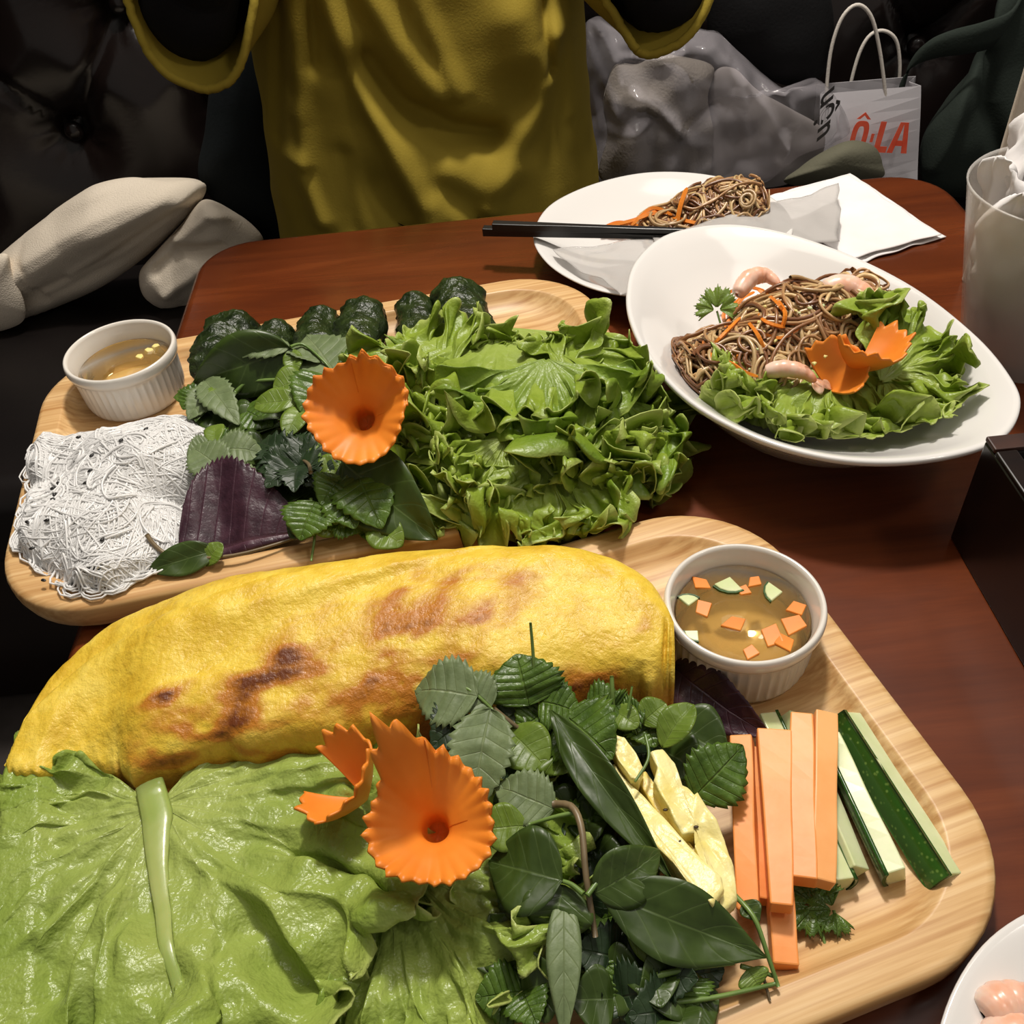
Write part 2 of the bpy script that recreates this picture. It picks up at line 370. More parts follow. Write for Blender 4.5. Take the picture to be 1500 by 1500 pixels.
def paperwet():
    t = NT('wet_rice_paper'); t.base(srgb(206, 202, 198), .10, .7); t.bump(t.noise(t.coord(), 45, 4), .35, .002)
    tr = t.n('ShaderNodeBsdfTransparent'); mx = t.n('ShaderNodeMixShader'); mx.inputs[0].default_value = .42
    t.l(t.b.outputs[0], mx.inputs[1]); t.l(tr.outputs[0], mx.inputs[2]); t.l(mx.outputs[0], t.out.inputs[0]); return t.m
M['rice_paper'] = paperwet()

# ------------------------------------------------------------------ ramekins and dipping sauces
def ramekin(x, y, label):
    prof = [(0, 0), (.030, 0), (.0325, .0015), (.0333, .004), (.0340, .015), (.0345, .0275), (.0352, .0292), (.0368, .0302), (.0375, .0325), (.0376, .0355), (.0370, .0375), (.0360, .0382), (.0350, .0378), (.0342, .036), (.0336, .0325), (.0326, .0305), (.0318, .020), (.0308, .009), (.028, .006), (0, .0055)]
    pr = []
    for a, b in zip(prof[:-1], prof[1:]):
        n = 4 if .003 < a[1] < .027 and a[0] > .033 else 1
        for i in range(n): pr.append((a[0]+(b[0]-a[0])*i/n, a[1]+(b[1]-a[1])*i/n))
    pr.append(prof[-1]); out = np.array([[i < 14] for i in range(len(pr))])
    def flute(z, th):
        env = np.clip((z-.003)/.003, 0, 1)*np.clip((.0285-z)/.003, 0, 1)*out
        return -.0010*env*(np.abs(np.sin(th*22))**.6-.5)
    v, f = lathe(pr, 264, (x, y, T0+TFL), flute)
    o = mk('ramekin', v, f, M['ceramic']); return tag(o, label, 'ramekin', 'white ramekins of dipping sauce')
R1 = (-.2532, .5514); R2 = (.1045, .2806)
ramekin(*R1, 'fluted white ramekin beside the white rice noodles'); ramekin(*R2, 'fluted white ramekin beside the carrot sticks')
def sauce(x, y, top, label):
    v, f = lathe([(0, .0058), (.0277, .0064), (.0304, .0095), (.0308, .0120), (.0313, top-.001), (.0316, top), (0, top)], 64, (x, y, T0+TFL))
    return tag(mk('dipping_sauce', v, f, M['sauce']), label, 'sauce', 'dipping sauces in ramekins')
sauce(*R1, .025, 'plain amber dipping sauce with garlic bits in ramekin'); sauce(*R2, .0275, 'amber dipping sauce with floating carrot and cucumber pieces')
SH = TFL+.0275
def inring(p, c, r=.0292):
    d = Vector((p.x-c[0], p.y-c[1])); L = d.length
    if L > r: p.x = c[0]+d.x*r/L; p.y = c[1]+d.y*r/L
    return p
def chip(name, px, py, size, ang, mat, label, group, n=5, th=.0018, h=SH, c=R2, cat='carrot'):
    p = inring(P(px, py, h), c, .0305-size*.7); k = len(n) if isinstance(n, list) else n
    pts = n if isinstance(n, list) else [(math.cos(2*PI*i/k+random.uniform(-.25, .25))*random.uniform(.75, 1.1), math.sin(2*PI*i/k+random.uniform(-.25, .25))*random.uniform(.6, 1)) for i in range(k)]
    ca, sa = math.cos(ang), math.sin(ang); xy = np.array([(p.x+size*(a*ca-b*sa), p.y+size*(a*sa+b*ca)) for a, b in pts])
    tl = random.uniform(-.1, .1)
    z = p.z-.0012+tl*(xy[:, 0]-p.x)
    v = np.vstack([np.column_stack([xy, z]), np.column_stack([xy, z+th])])
    f = [list(range(k))[::-1], [i+k for i in range(k)]]+[[i, (i+1) % k, (i+1) % k+k, i+k] for i in range(k)]
    return tag(bevel(mk(name, v, f, mat, smooth=False), .0003, 1), label, cat, group)
for px, py, s in ((1030, 893, .0055), (1078, 913, .0058), (1132, 932, .0068), (1165, 915, .0068), (1106, 852, .0045), (1172, 888, .005), (1020, 848, .0045), (1098, 955, .0042), (1088, 866, .004), (1150, 940, .005)):
    chip('carrot_chip', px, py, s*1.2, random.uniform(0, 6), M['carrot_flower'], 'small orange carrot chip floating in the dipping sauce', 'carrot chips in the sauce', n=4)
QU = [(0, 0), (1, 0), (.92, .38), (.7, .7), (.38, .92), (0, 1)]
def cukechip(px, py, s, a):
    o = chip('cucumber_chip', px, py, s, a, M['cuke_flesh'], 'quarter slice of cucumber floating in the dipping sauce', 'cucumber chips in the sauce', n=QU, th=.0022, cat='cucumber')
    rim = [(q[0]*1.0, q[1]*1.0) for q in QU[1:]]; p = inring(P(px, py, SH), R2, .0305-s*.7); ca, sa = math.cos(a), math.sin(a)
    inn = [(p.x+s*(x*ca-y*sa), p.y+s*(x*sa+y*ca)) for x, y in rim]; ou = [(p.x+1.1*s*(x*ca-y*sa), p.y+1.1*s*(x*sa+y*ca)) for x, y in rim]
    k = len(rim); z0, z1 = p.z-.0014, p.z+.0009
    v = [(x, y, z0) for x, y in inn]+[(x, y, z0) for x, y in ou]+[(x, y, z1) for x, y in inn]+[(x, y, z1) for x, y in ou]
    f = []
    for i in range(k-1): f += [[2*k+i, 3*k+i, 3*k+i+1, 2*k+i+1], [k+i, k+i+1, 3*k+i+1, 3*k+i], [i, i+1, k+i+1, k+i], [i, 2*k+i, 2*k+i+1, i+1]]
    mk('peel', v, f, M['cuke_peel'], parent=o, smooth=False)
cukechip(1066, 838, .0098, 3.6); cukechip(1158, 862, .0085, 2.2); cukechip(1006, 888, .007, .6); cukechip(1022, 925, .0062, 3.0)
for px, py in ((218, 512), (205, 522), (228, 506)):
    chip('garlic_bit', px, py, .0035, random.uniform(0, 6), M['pineapple'], 'small pale garlic bit floating in the plain sauce', 'garlic bits', n=5, th=.0015, h=TFL+.025, c=R1, cat='garlic')

# ------------------------------------------------------------------ plates
def plate(outline, zr, label, foot=.46, bowl=1.0, nseg=120, tilt=0, name='plate'):
    o = spline(outline, nseg, True)[:, :2]; c = o.mean(0)
    prof = [(.43, .0), (.46, .0), (.48, .10), (.66, .30), (.86, .70), (.965, .90), (.992, .93), (1.0, .965), (.997, .99), (.985, 1.0), (.965, .985), (.90, .90), (.80, .74), (.68, .56), (.58, .46), (.50, .42), (.3, .41), (.02, .41)]
    rings = []
    for s, z in prof:
        xy = c+(o-c)*s; rings.append(np.column_stack([xy, T0+zr*z+0*xy[:, 0]]))
    v, f = rings_solid(rings)
    ob = mk(name, v, [q[::-1] for q in f], M['plate']); return tag(ob, label, 'plate', 'white oval plates'), c
FPZ = .056
fp_px = [(917, 430), (930, 382), (975, 343), (1055, 327), (1140, 337), (1240, 370), (1340, 420), (1430, 490), (1482, 552), (1496, 595), (1470, 640), (1400, 666), (1300, 677), (1200, 668), (1100, 638), (1010, 588), (952, 528), (924, 475)]
fplate, FC = plate([tuple(P(x, y, FPZ)) for x, y in fp_px], FPZ, 'white oval plate of brown noodle salad with lettuce and carrot flower')
FOUT = spline([tuple(P(x, y, FPZ)) for x, y in fp_px], 120, True)[:, :2]
bp_px = [(781, 345), (800, 305), (845, 278), (905, 259), (965, 251), (1035, 255), (1100, 272), (1150, 305), (1160, 345), (1120, 390), (1040, 422), (960, 434), (890, 428), (835, 408), (797, 380)]
BPZ = .024
bplate, BC = plate([tuple(P(x, y, BPZ)) for x, y in bp_px], BPZ, 'white plate with leftover noodles, chopsticks and rice paper')
BOUT = spline([tuple(P(x, y, BPZ)) for x, y in bp_px], 120, True)[:, :2]
c3 = Vector((.207, .050, 0))
R3 = ((P(1400, 1440, .022)-Vector((c3.x, c3.y, T0+.022))).length)
plate([(c3.x+R3*math.cos(t), c3.y+R3*math.sin(t), 0) for t in np.arange(12)*2*PI/12], .022, 'white plate of shrimp at the corner of the front tray')

# ------------------------------------------------------------------ yellow crepe
def crepe():
    S = [0, .07, .15, .25, .35, .48, .62, .76, .87, .93, .97, 1.0]
    Bp = [(12, 1128, .7), (38, 1060, .7), (85, 985, .7), (165, 912, .75), (262, 866, .8), (400, 830, .8), (560, 803, .8), (735, 797, .8), (868, 806, .8), (930, 834, .75), (962, 870, .7), (984, 925, .6)]
    Fp = [(15, 1133), (45, 1160), (105, 1145), (178, 1142), (225, 1168), (330, 1140), (470, 1122), (640, 1095), (800, 1068), (890, 1058), (945, 1052), (985, 1038)]
    Hh = [.005, .008, .011, .018, .027, .031, .033, .034, .034, .033, .031, .028]
    B = np.array([tuple(P(x, y, .018+h*k)) for (x, y, k), h in zip(Bp, Hh)]); F = np.array([tuple(P(x, y, .012)) for x, y in Fp])
    n, mv = 240, 150
    B = spline(B, n); F = spline(F, n); H = spline(np.column_stack([Hh, Hh, Hh]), n)[:, 0]; s = np.linspace(0, 1, n)
    th = np.linspace(0, 2*PI, mv, endpoint=False)          # around the section
    cth, sth = np.cos(th), np.sin(th); p = 2.0/4.2
    cx = np.sign(cth)*np.abs(cth)**p; cz = np.sign(sth)*np.abs(sth)**p
    vv = (1-cx)/2                                            # 0 back .. 1 front  (cx=1 back)
    zb = T0+.0215*(1-vv)[None, :]+np.where(s < .2, .0105, .0105)[:, None]*vv[None, :]
    topz = H[:, None]*np.maximum(cz, 0)[None, :]*(1+.10*np.sin(vv*PI)[None, :])
    X = B[:, None, :2]*(1-vv)[None, :, None]+F[:, None, :2]*vv[None, :, None]
    zb = np.maximum(zb, T0+np.maximum(tray_h(X[..., 0], X[..., 1], TR1), tray_h(X[..., 0], X[..., 1], TR2))+.002)
    Z = zb+topz+np.minimum(cz, 0)[None, :]*.0005
    pts = np.concatenate([X, Z[..., None]], -1)
    up = (cz > .05)[None, :]
    nz = noise3(pts, 30, 1)*.0022+noise3(pts, 80, 2)*.0009+noise3(pts*np.array([1, 2.5, 1]), 22, 5)*.0016
    nz = nz+.0005*noise3(pts, 220, 3)
    edge = np.clip(np.minimum(s, 1-s)/.03, 0, 1)[:, None]
    pts[..., 2] += nz*up*edge
    # wavering open front edge
    front = np.exp(-((vv-1)/.12)**2)[None, :]
    wob = .0035*noise3(np.stack([s*26, s*0, s*0], -1), 1, 7)+.0015*noise3(np.stack([s*80, s*0, s*0], -1), 1, 9)
    d = (F-B)[:, :2]; d /= np.linalg.norm(d, axis=1)[:, None]
    pts[..., :2] += (wob[:, None]*front)[..., None]*d[:, None, :]
    # a long ridge groove near the right end (folded end)
    pts[..., 2] -= (.006*np.exp(-((s-.955)/.006)**2))[:, None]*np.clip((vv-.35)/.2, 0, 1)[None, :]*up
    pts[..., 2] -= (.004*np.exp(-((s-.975)/.004)**2))[:, None]*np.clip((vv-.45)/.2, 0, 1)[None, :]*up
    # browning mask from blotches
    bl = [(300, 1085, 50, .9), (350, 1060, 45, .6), (250, 1110, 40, .5), (400, 1000, 40, .75), (440, 965, 38, .85), (490, 925, 34, .7), (240, 1020, 16, .9), (600, 940, 34, .95), (575, 925, 22, .9), (640, 985, 28, .8), (550, 1000, 26, .8), (700, 920, 34, .6), (740, 905, 26, .5), (680, 870, 22, .6), (600, 865, 20, .6), (570, 890, 22, .8), (630, 910, 26, .8), (860, 990, 28, .6), (860, 1020, 40, .55), (845, 900, 18, .45), (510, 905, 18, .5), (620, 1020, 38, .6), (470, 1060, 60, .35), (560, 1060, 50, .4), (940, 930, 12, .5), (420, 1040, 40, .4), (330, 1110, 60, .7), (270, 1140, 40, .55), (520, 1100, 60, .5), (760, 870, 26, .3), (700, 990, 24, .3), (180, 1060, 20, .2), (90, 1120, 30, .15)]
    br = np.zeros(pts.shape[:2])
    for x, y, r, a in bl:
        q = P(x, y, .045 if y < 1060 else .035); rr = r*.00038*1.25
        ex, ey = pts[..., 0]-q.x, pts[..., 1]-q.y; dd = (((ex*.94+ey*.33)*.72)**2+((ey*.94-ex*.33)*1.7)**2)/rr**2
        br = np.maximum(br, a*np.exp(-dd))
    br = np.clip(br*(.7+1.1*noise3(pts*np.array([.7, 1.5, 1]), 80, 11)+.6*noise3(pts*np.array([.7, 1.4, 1]), 190, 12)), 0, 1)
    br = np.maximum(br, np.clip(front-.75, 0, 1)*1.6*(s > .2)[:, None]*.6)
    colr = np.repeat(br[..., None], 3, -1)
    v = pts.reshape(-1, 3); f = gridfaces(n, mv, cv=True).tolist()+[list(range(mv))[::-1], list(range((n-1)*mv, n*mv))]
    return v, [q[::-1] for q in f], colr.reshape(-1, 3), (B, F)
def crepemat():
    t = NT('turmeric_crepe'); v = t.coord(); a = t.n('ShaderNodeAttribute'); a.attribute_name = 'Col'
    n1 = t.noise(v, 45, 5, .6); n2 = t.noise(v, 260, 4, .6)
    c = t.ramp(n1, [(.3, srgb(206, 166, 44)), (.5, srgb(226, 192, 66)), (.7, srgb(236, 208, 92))])
    br = t.math('MULTIPLY', a.outputs['Fac'], t.math('MULTIPLY_ADD', n2, .9, .55), clamp=True)
    c = t.mix(t.ramp(br, [(.05, (0, 0, 0)), (.42, (1, 1, 1))]), c, srgb(182, 116, 34)); c = t.mix(t.ramp(br, [(.5, (0, 0, 0)), (.95, (1, 1, 1))]), c, srgb(104, 52, 18))
    t.base(c, t.math('MULTIPLY_ADD', n2, .6, .10), .4, .08, (.006, .004, .001)); h = t.math('ADD', t.math('MULTIPLY', n2, .75), n1); t.bump(h, .7, .0020); return t.m
M['crepe'] = crepemat()
cv_, cf_, cc_, (CB, CF) = crepe()
pan = mk('crepe', cv_, cf_, M['crepe'], col=cc_); tag(pan, 'large folded yellow crepe with browned spots on the front tray', 'crepe')
def crepe_under():                           # the lower half of the fold peeping out below the top half
    n, mv = 120, 12; s = np.linspace(.93, .998, n); i = (s*(len(CF)-1)).astype(int); pts = []
    idx = np.linspace(int(.30*239), int(.97*239), n).astype(int)
    f = CF[idx]; b = CB[idx]; d = (f-b)[:, :2]; d /= np.linalg.norm(d, axis=1)[:, None]
    wob = .003+.003*noise3(np.stack([np.linspace(0, 30, n), np.zeros(n), np.zeros(n)], -1), 1, 21)
    for k in range(mv):
        t = k/(mv-1); q = f[:, :2]-d*.03*(1-t)+d*(wob*t)[:, None]
        pts.append(np.column_stack([q, np.full(n, T0+.0115+.001*math.sin(t*3))+.0008*noise3(np.column_stack([q*60, q[:, 0]*0]), 1, 5)]))
    v = np.array(pts); colr = np.full((mv, n, 3), .45)+.2*noise3(v, 90, 3)[..., None]
    return v.reshape(-1, 3), gridfaces(mv, n), colr.reshape(-1, 3)
v, f, c = crepe_under(); mk('lower_layer', v, f, M['crepe'], parent=pan, col=c, solid=.002)

# ------------------------------------------------------------------ carrot and cucumber sticks
def stick_mesh(A, B, w0, w1, t0, t1, roll=0, bend=0, n=10):
    A, B = A3(A), A3(B); x = B-A; L = np.linalg.norm(x); x /= L; up = np.array([0, 0, 1.]); y = np.cross(up, x); y /= np.linalg.norm(y); z = np.cross(x, y)
    y, z = y*math.cos(roll)+z*math.sin(roll), -y*math.sin(roll)+z*math.cos(roll); rings = []
    for i in range(n):
        u = i/(n-1); c = A+x*L*u+z*bend*math.sin(PI*u); w = (w0+(w1-w0)*u)/2; t = (t0+(t1-t0)*u)/2
        jj = .00025*math.sin(u*9+L*500)
        rings.append([c+y*(w+jj)+z*t, c-y*w+z*(t-jj), c-y*w-z*t, c+y*(w-jj)-z*t])
    v = np.array(rings).reshape(-1, 3); f = gridfaces(n, 4, cv=True).tolist()+[[3, 2, 1, 0][::-1], [4*n-4+i for i in range(4)][::-1]]
    return v, [q[::-1] for q in f], (y, z)
cg = 'carrot sticks on the front tray'
for (x0, y0, h0, x1, y1, h1, wa, wb, th, roll, mt, lab) in (
        (1087, 1083, .026, 1097, 1338, .022, .0095, .0085, .009, .25, 'carrot', 'orange carrot stick lying against the pineapple slices'),
        (1112, 1100, .018, 1118, 1322, .016, .008, .007, .008, -.1, 'carrot', 'thin orange carrot stick sunk between two thicker carrot sticks'),
        (1133, 1075, .029, 1144, 1332, .029, .0145, .0085, .009, .05, 'carrot', 'wide orange carrot stick tapering towards the tray edge'),
        (1133, 1210, .019, 1150, 1418, .0165, .010, .0098, .009, 0, 'carrot', 'orange carrot stick poking out beneath the wide tapered one'),
        (1174, 1052, .029, 1172, 1292, .0285, .0095, .0125, .0095, .1, 'carrot', 'bright carrot stick with a square cut end over the coriander'),
        (1207, 1049, .030, 1203, 1296, .0285, .0095, .0092, .009, -.15, 'carrot_pale', 'pale orange carrot stick leaning next to the cucumber sticks')):
    v, f, _ = stick_mesh(P(x0, y0, h0), P(x1, y1, h1), wa, wb, th, th*.9, roll, .0008)
    tag(bevel(mk('carrot_stick', v, f, M[mt], smooth=False), .0007, 2), lab, 'carrot', cg)
def cuke(a, b, w, t, roll, lab, side):
    A, B = P(*a), P(*b); v, f, (y, z) = stick_mesh(A, B, w, w, t, t, roll)
    th = thing('cucumber_stick', (A.x, A.y, min(A.z, B.z)-t/2), lab, 'cucumber', 'cucumber sticks on the front tray')
    bevel(mk('flesh', v, f, M['cuke_flesh'], parent=th, smooth=False), .0006, 2)
    A, B = A3(A), A3(B); n, mv = 14, 9; x = (B-A)/np.linalg.norm(B-A); A2 = A-x*.0006; B2 = B+x*.0006; rows = []
    for i in range(n):
        c = A2+(B2-A2)*i/(n-1); row = []
        for j in range(mv):
            q = j/(mv-1)*2-1; bul = .0016*(1-q*q)
            row.append(c+y*side*(w/2+.0001+bul)+z*(t/2+.0002)*q)
        rows.append(row)
    v = np.array(rows); inn = v-y*side*.0016
    allv = np.vstack([v.reshape(-1, 3), inn.reshape(-1, 3)]); g = gridfaces(n, mv); n0 = n*mv
    ed = np.concatenate([np.arange(mv), np.arange(1, n)*mv+mv-1, (n-1)*mv+np.arange(mv-2, -1, -1), np.arange(n-2, 0, -1)*mv]); e2 = np.roll(ed, -1)
    mk('peel', allv, np.vstack([g, g[:, ::-1]+n0, np.stack([ed, ed+n0, e2+n0, e2], 1)]), M['cuke_peel'], parent=th, smooth=False)
cuke((1236, 1055, .017), (1386, 1292, .0165), .0105, .0125, -.55, 'cucumber stick with dark peel lying along the tray rim', -1)
cuke((1217, 1085, .0165), (1312, 1285, .016), .0085, .0125, .25, 'pale cucumber stick with its peel turned towards the carrots', -1)
cuke((1158, 1050, .0155), (1252, 1278, .0145), .0085, .010, .9, 'cucumber stick showing mostly peel half under the carrot sticks', -1)
cuke((1122, 1052, .0155), (1234, 1296, .0145), .009, .010, -.2, 'white fleshed cucumber stick pinned under the carrot sticks', 1)

# ------------------------------------------------------------------ pineapple
def slab(name, poly, h, th, mat, label, cat, group, dome=.0008, tilt=(0, 0), seed=1, n=64, rings=7):
    o = spline([tuple(P(x, y, h)) for x, y in poly], n, True); c = o.mean(0); R = []
    for s, z in [(.02, 0), (.5, 0), (.94, 0), (.985, .1), (1.0, .4), (1.0, .8), (.985, .97), (.95, 1), (.8, 1), (.6, 1), (.4, 1), (.2, 1), (.02, 1)]:
        p = c+(o-c)*s; p = p.copy(); p[:, 2] = c[2]-th*(1-z)+tilt[0]*(p[:, 0]-c[0])+tilt[1]*(p[:, 1]-c[1])
        if z > .8: p[:, 2] += dome*noise3(p*np.array([1, 1, 0]), 140, seed)+dome*.6*noise3(p*np.array([1, 1, 0]), 300, seed+3)
        R.append(p)
    v, f = rings_solid(R); return tag(mk(name, v, [q[::-1] for q in f], mat), label, cat, group)
pg = 'pineapple pieces on the front tray'; M['stem_dark'] = plain('dark_pit', srgb(60, 44, 18), None)
def lin(pts, k=4): return [(a[0]+(b[0]-a[0])*i/k, a[1]+(b[1]-a[1])*i/k) for a, b in zip(pts, pts[1:]+pts[:1]) for i in range(k)]
M['pine_core'] = plain('pineapple_core', srgb(228, 200, 92), srgb(238, 216, 124), 60, .3, .4, .7, 150, .0016, sss=.1)
slab('pineapple_slice', lin([(843, 1128), (876, 1116), (884, 1124), (899, 1111), (914, 1134), (940, 1160), (967, 1190), (1013, 1247), (1057, 1293), (1060, 1310), (1043, 1333), (1013, 1307), (988, 1270), (963, 1243), (940, 1226), (913, 1200), (877, 1167)]), .042, .011, M['pineapple'], 'long pale pineapple slice resting on the dark herb leaves', 'pineapple', pg, tilt=(.06, -.1), n=136)
slab('pineapple_slice', lin([(892, 1083), (900, 1075), (915, 1080), (932, 1104), (943, 1126), (936, 1143), (924, 1140), (905, 1112)]), .044, .010, M['pineapple'], 'small pineapple tip sticking out above the long slice', 'pineapple', pg, seed=4, n=96)
fw = slab('pineapple_slice', lin([(952, 1104), (970, 1098), (988, 1116), (982, 1128), (992, 1146), (1006, 1152), (1017, 1163), (1022, 1160), (1040, 1187), (1050, 1200), (1063, 1227), (1070, 1250), (1077, 1267), (1082, 1310), (1070, 1322), (1060, 1333), (1058, 1300), (1040, 1276), (1027, 1263), (1018, 1240), (1034, 1214), (1000, 1222), (988, 1205), (980, 1187), (966, 1166), (957, 1147), (962, 1128)]), .0435, .013, M['pineapple'], 'fat pineapple wedge with notched side touching the carrot sticks', 'pineapple', pg, dome=.0016, seed=8, tilt=(-.12, .05), n=216)
slab('pineapple_slice', lin([(930, 1136), (945, 1128), (960, 1150), (985, 1195), (1005, 1225), (1030, 1262), (1050, 1290), (1035, 1285), (1000, 1245), (965, 1195)]), .0365, .010, M['pine_core'], 'yellow pineapple core piece wedged between the two big slices', 'pineapple', pg, seed=11, n=120)
for x, y in ((975, 1184), (998, 1230), (1020, 1209)):
    q = P(x, y, .0445); U, Q = np.meshgrid(np.linspace(0, PI, 5), np.linspace(0, 2*PI, 7, endpoint=False), indexing='ij'); mk('pit', np.stack([q.x+.0011*np.sin(U)*np.cos(Q), q.y+.0007*np.sin(U)*np.sin(Q), q.z+.0003*np.cos(U)-.0012], -1).reshape(-1, 3), gridfaces(5, 7, cv=True)[:, ::-1], M['stem_dark'], parent=fw)

# ------------------------------------------------------------------ leaf materials
def lettucemat(name, cd, cl, cv, pale, rim, nv=13, rough=.38, tl=.28, bump=.6, vein=.5, sc=55):
    t = NT(name); uvn = t.n('ShaderNodeUVMap'); sp = t.n('ShaderNodeSeparateXYZ'); t.l(uvn.outputs[0], sp.inputs[0]); u = sp.outputs[0]
    v3 = t.coord(); wn = t.noise(v3, 38, 3); n1 = t.noise(v3, sc, 4, .6); n2 = t.noise(v3, 220, 3, .6); n3 = t.noise(v3, 55, 4, .6)
    ph = t.math('FRACT', t.math('ADD', t.math('MULTIPLY', sp.outputs[1], nv), t.math('MULTIPLY', t.math('MULTIPLY', wn, u), 2.2)))
    tri = t.math('ABSOLUTE', t.math('MULTIPLY_ADD', ph, 2, -1)); sv = t.math('MULTIPLY', t.math('POWER', tri, 12.0), t.math('SUBTRACT', 1.05, u, clamp=True))
    c = t.mix(t.ramp(n1, [(.3, (0, 0, 0)), (.7, (1, 1, 1))]), cd, cl)
    c = t.mix(t.math('POWER', t.math('SUBTRACT', 1.0, u, clamp=True), 1.3), c, pale)
    c = t.mix(t.math('MULTIPLY', t.math('POWER', u, 60.0), .8), c, rim)
    c = t.mix(t.math('MULTIPLY', sv, vein), c, cv); t.base(c, t.math('MULTIPLY_ADD', n2, .25, rough-.12), .45)
    h = t.math('ADD', t.math('MULTIPLY', sv, .12), t.math('ADD', n3, t.math('MULTIPLY', n2, .4))); t.bump(h, bump, .002); translucent(t, c, tl); return t.m
M['lettuce'] = lettucemat('curly_lettuce', srgb(126, 152, 34), srgb(160, 182, 64), srgb(186, 200, 116), srgb(172, 190, 98), srgb(200, 212, 124))
M['lettuce_dark'] = lettucemat('curly_lettuce_deep', srgb(102, 134, 28), srgb(138, 164, 50), srgb(166, 184, 98), srgb(148, 172, 78), srgb(188, 204, 108))
M['lettuce_flat'] = lettucemat('soft_lettuce', srgb(112, 146, 34), srgb(168, 186, 88), srgb(186, 196, 124), srgb(180, 194, 108), srgb(196, 206, 122), 15, .30, .25, 1.0, .35, 16)
M['rib'] = plain('lettuce_rib', srgb(172, 180, 112), srgb(146, 164, 84), 30, .25, .5, .4, 60, .001, sss=.3)
M['mint'] = leafmat('mint_leaf', srgb(58, 84, 24), srgb(92, 120, 42), srgb(116, 140, 72), 7, 1.0, .35, .15, .5, 1.0, 110)
M['bright'] = leafmat('bright_herb', srgb(92, 116, 36), srgb(122, 146, 56), srgb(154, 172, 100), 6, 1.0, .38, .2, .4, .5, 80)
M['grey_leaf'] = leafmat('grey_green_underside', srgb(98, 114, 74), srgb(122, 138, 94), srgb(144, 156, 112), 7, 1.0, .5, .15, .5, .6, 90)
M['smooth'] = leafmat('smooth_dark_herb', srgb(44, 62, 20), srgb(70, 90, 36), srgb(112, 132, 78), 5, 1.2, .36, .12, .4, .3, 40)
M['dark_herb'] = leafmat('dark_herb', srgb(26, 44, 22), srgb(44, 64, 34), srgb(70, 80, 56), 6, 1.0, .45, .1, .4, .6, 90)
M['purple'] = leafmat('purple_perilla', srgb(48, 28, 38), srgb(72, 44, 56), srgb(112, 76, 90), 8, 1.3, .38, .08, .55, .9, 120)
M['stem'] = plain('herb_stem', srgb(110, 136, 66), srgb(86, 112, 50), 60, .35, .5)
M['stem_brown'] = plain('brown_stem', srgb(128, 110, 80), srgb(98, 84, 60), 60, .4, .5)
M['betel'] = plain('grilled_betel_leaf', srgb(22, 34, 13), srgb(50, 64, 28), 70, .3, .5, 1.0, 130, .004)

# ------------------------------------------------------------------ leaf builder
def frame(B, T, N):
    B, T, N = A3(B), A3(T), A3(N); x = T-B; L = np.linalg.norm(x); x /= L; n = N-x*(N@x); n /= np.linalg.norm(n); y = np.cross(n, x); return B, x, y, n, L
PROF = {'ovate': lambda u: np.sin(PI*np.clip(u, 0, 1)**.72)**.85, 'lance': lambda u: np.sin(PI*np.clip(u, 0, 1)**.85)**1.1, 'oval': lambda u: np.sin(PI*u)**.65}
def leaf_mesh(B, T, N, width, prof='ovate', serr=(0, 0), arc=.08, fold=.15, curl=0, quilt=0, nq=7, twist=0, wr=.010, nu=22, nv=11, half=False, seed=0):
    B, x, y, n, L = frame(B, T, N); u = np.linspace(0, 1, nu*(2 if serr[0] else 1)); v = np.linspace(-.12 if half else -1, 1, nv)
    U, Vv = np.meshgrid(u, v, indexing='ij'); w = width/2*PROF[prof](U)+.0004
    av = np.abs(Vv)
    if serr[0]: w = w*(1+serr[1]*(2*((U*serr[0]) % 1)-1)*av**6*np.sin(PI*U)**.3)
    tw = twist*(U-.2); la = Vv*w
    h = arc*L*np.sin(PI*U)+fold*w*av+curl*L*(U**2)+quilt*np.abs(np.sin(PI*(U*nq-av*.9)))*np.clip(1-av**8, 0, 1)*w/(width/2)
    h = h+.018*L*noise3(np.stack([U*3, Vv*1.5, U*0+seed], -1), 1, seed)+tw*la+wr*L*noise3(np.stack([U*9, Vv*4, U*0+seed], -1), 1, seed+2)+.05*w*noise3(np.stack([U*4, Vv*0, U*0+seed], -1), 1, seed+5)*3
    p = B+x*(L*U)[..., None]+y*la[..., None]+n*h[..., None]
    return p.reshape(-1, 3), gridfaces(len(u), nv)[:, ::-1], np.stack([U, (Vv+1)/2], -1).reshape(-1, 2)
KIND = {'mint': dict(m='mint', prof='ovate', serr=(9, .10), quilt=.0008, fold=.1), 'bright': dict(m='bright', prof='oval', serr=(0, 0), fold=.2, quilt=.0005), 'grey': dict(m='grey_leaf', prof='ovate', serr=(11, .12), fold=.12, quilt=.0006),
        'smooth': dict(m='smooth', prof='lance', serr=(0, 0), fold=.25), 'dark': dict(m='dark_herb', prof='ovate', serr=(9, .16), fold=.2), 'basil': dict(m='smooth', prof='ovate', serr=(0, 0), fold=.22, quilt=.0009), 'purple': dict(m='purple', prof='ovate', serr=(24, .035), fold=.12, quilt=.0003)}
_ls = [0]
def add_leaf(parent, kind, b, t, w, N=(0, -.35, 1), name='leaf', **kw):
    k = dict(KIND[kind]); mt = k.pop('m'); k.update(kw); _ls[0] += 1; k.setdefault('seed', _ls[0])
    B = P(*b) if len(b) == 3 else b; T = P(*t) if len(t) == 3 else t
    v, f, uv = leaf_mesh(B, T, N, w, **k); return mk(name, v, f, M[mt], parent=parent, uv=uv, solid=.0003)
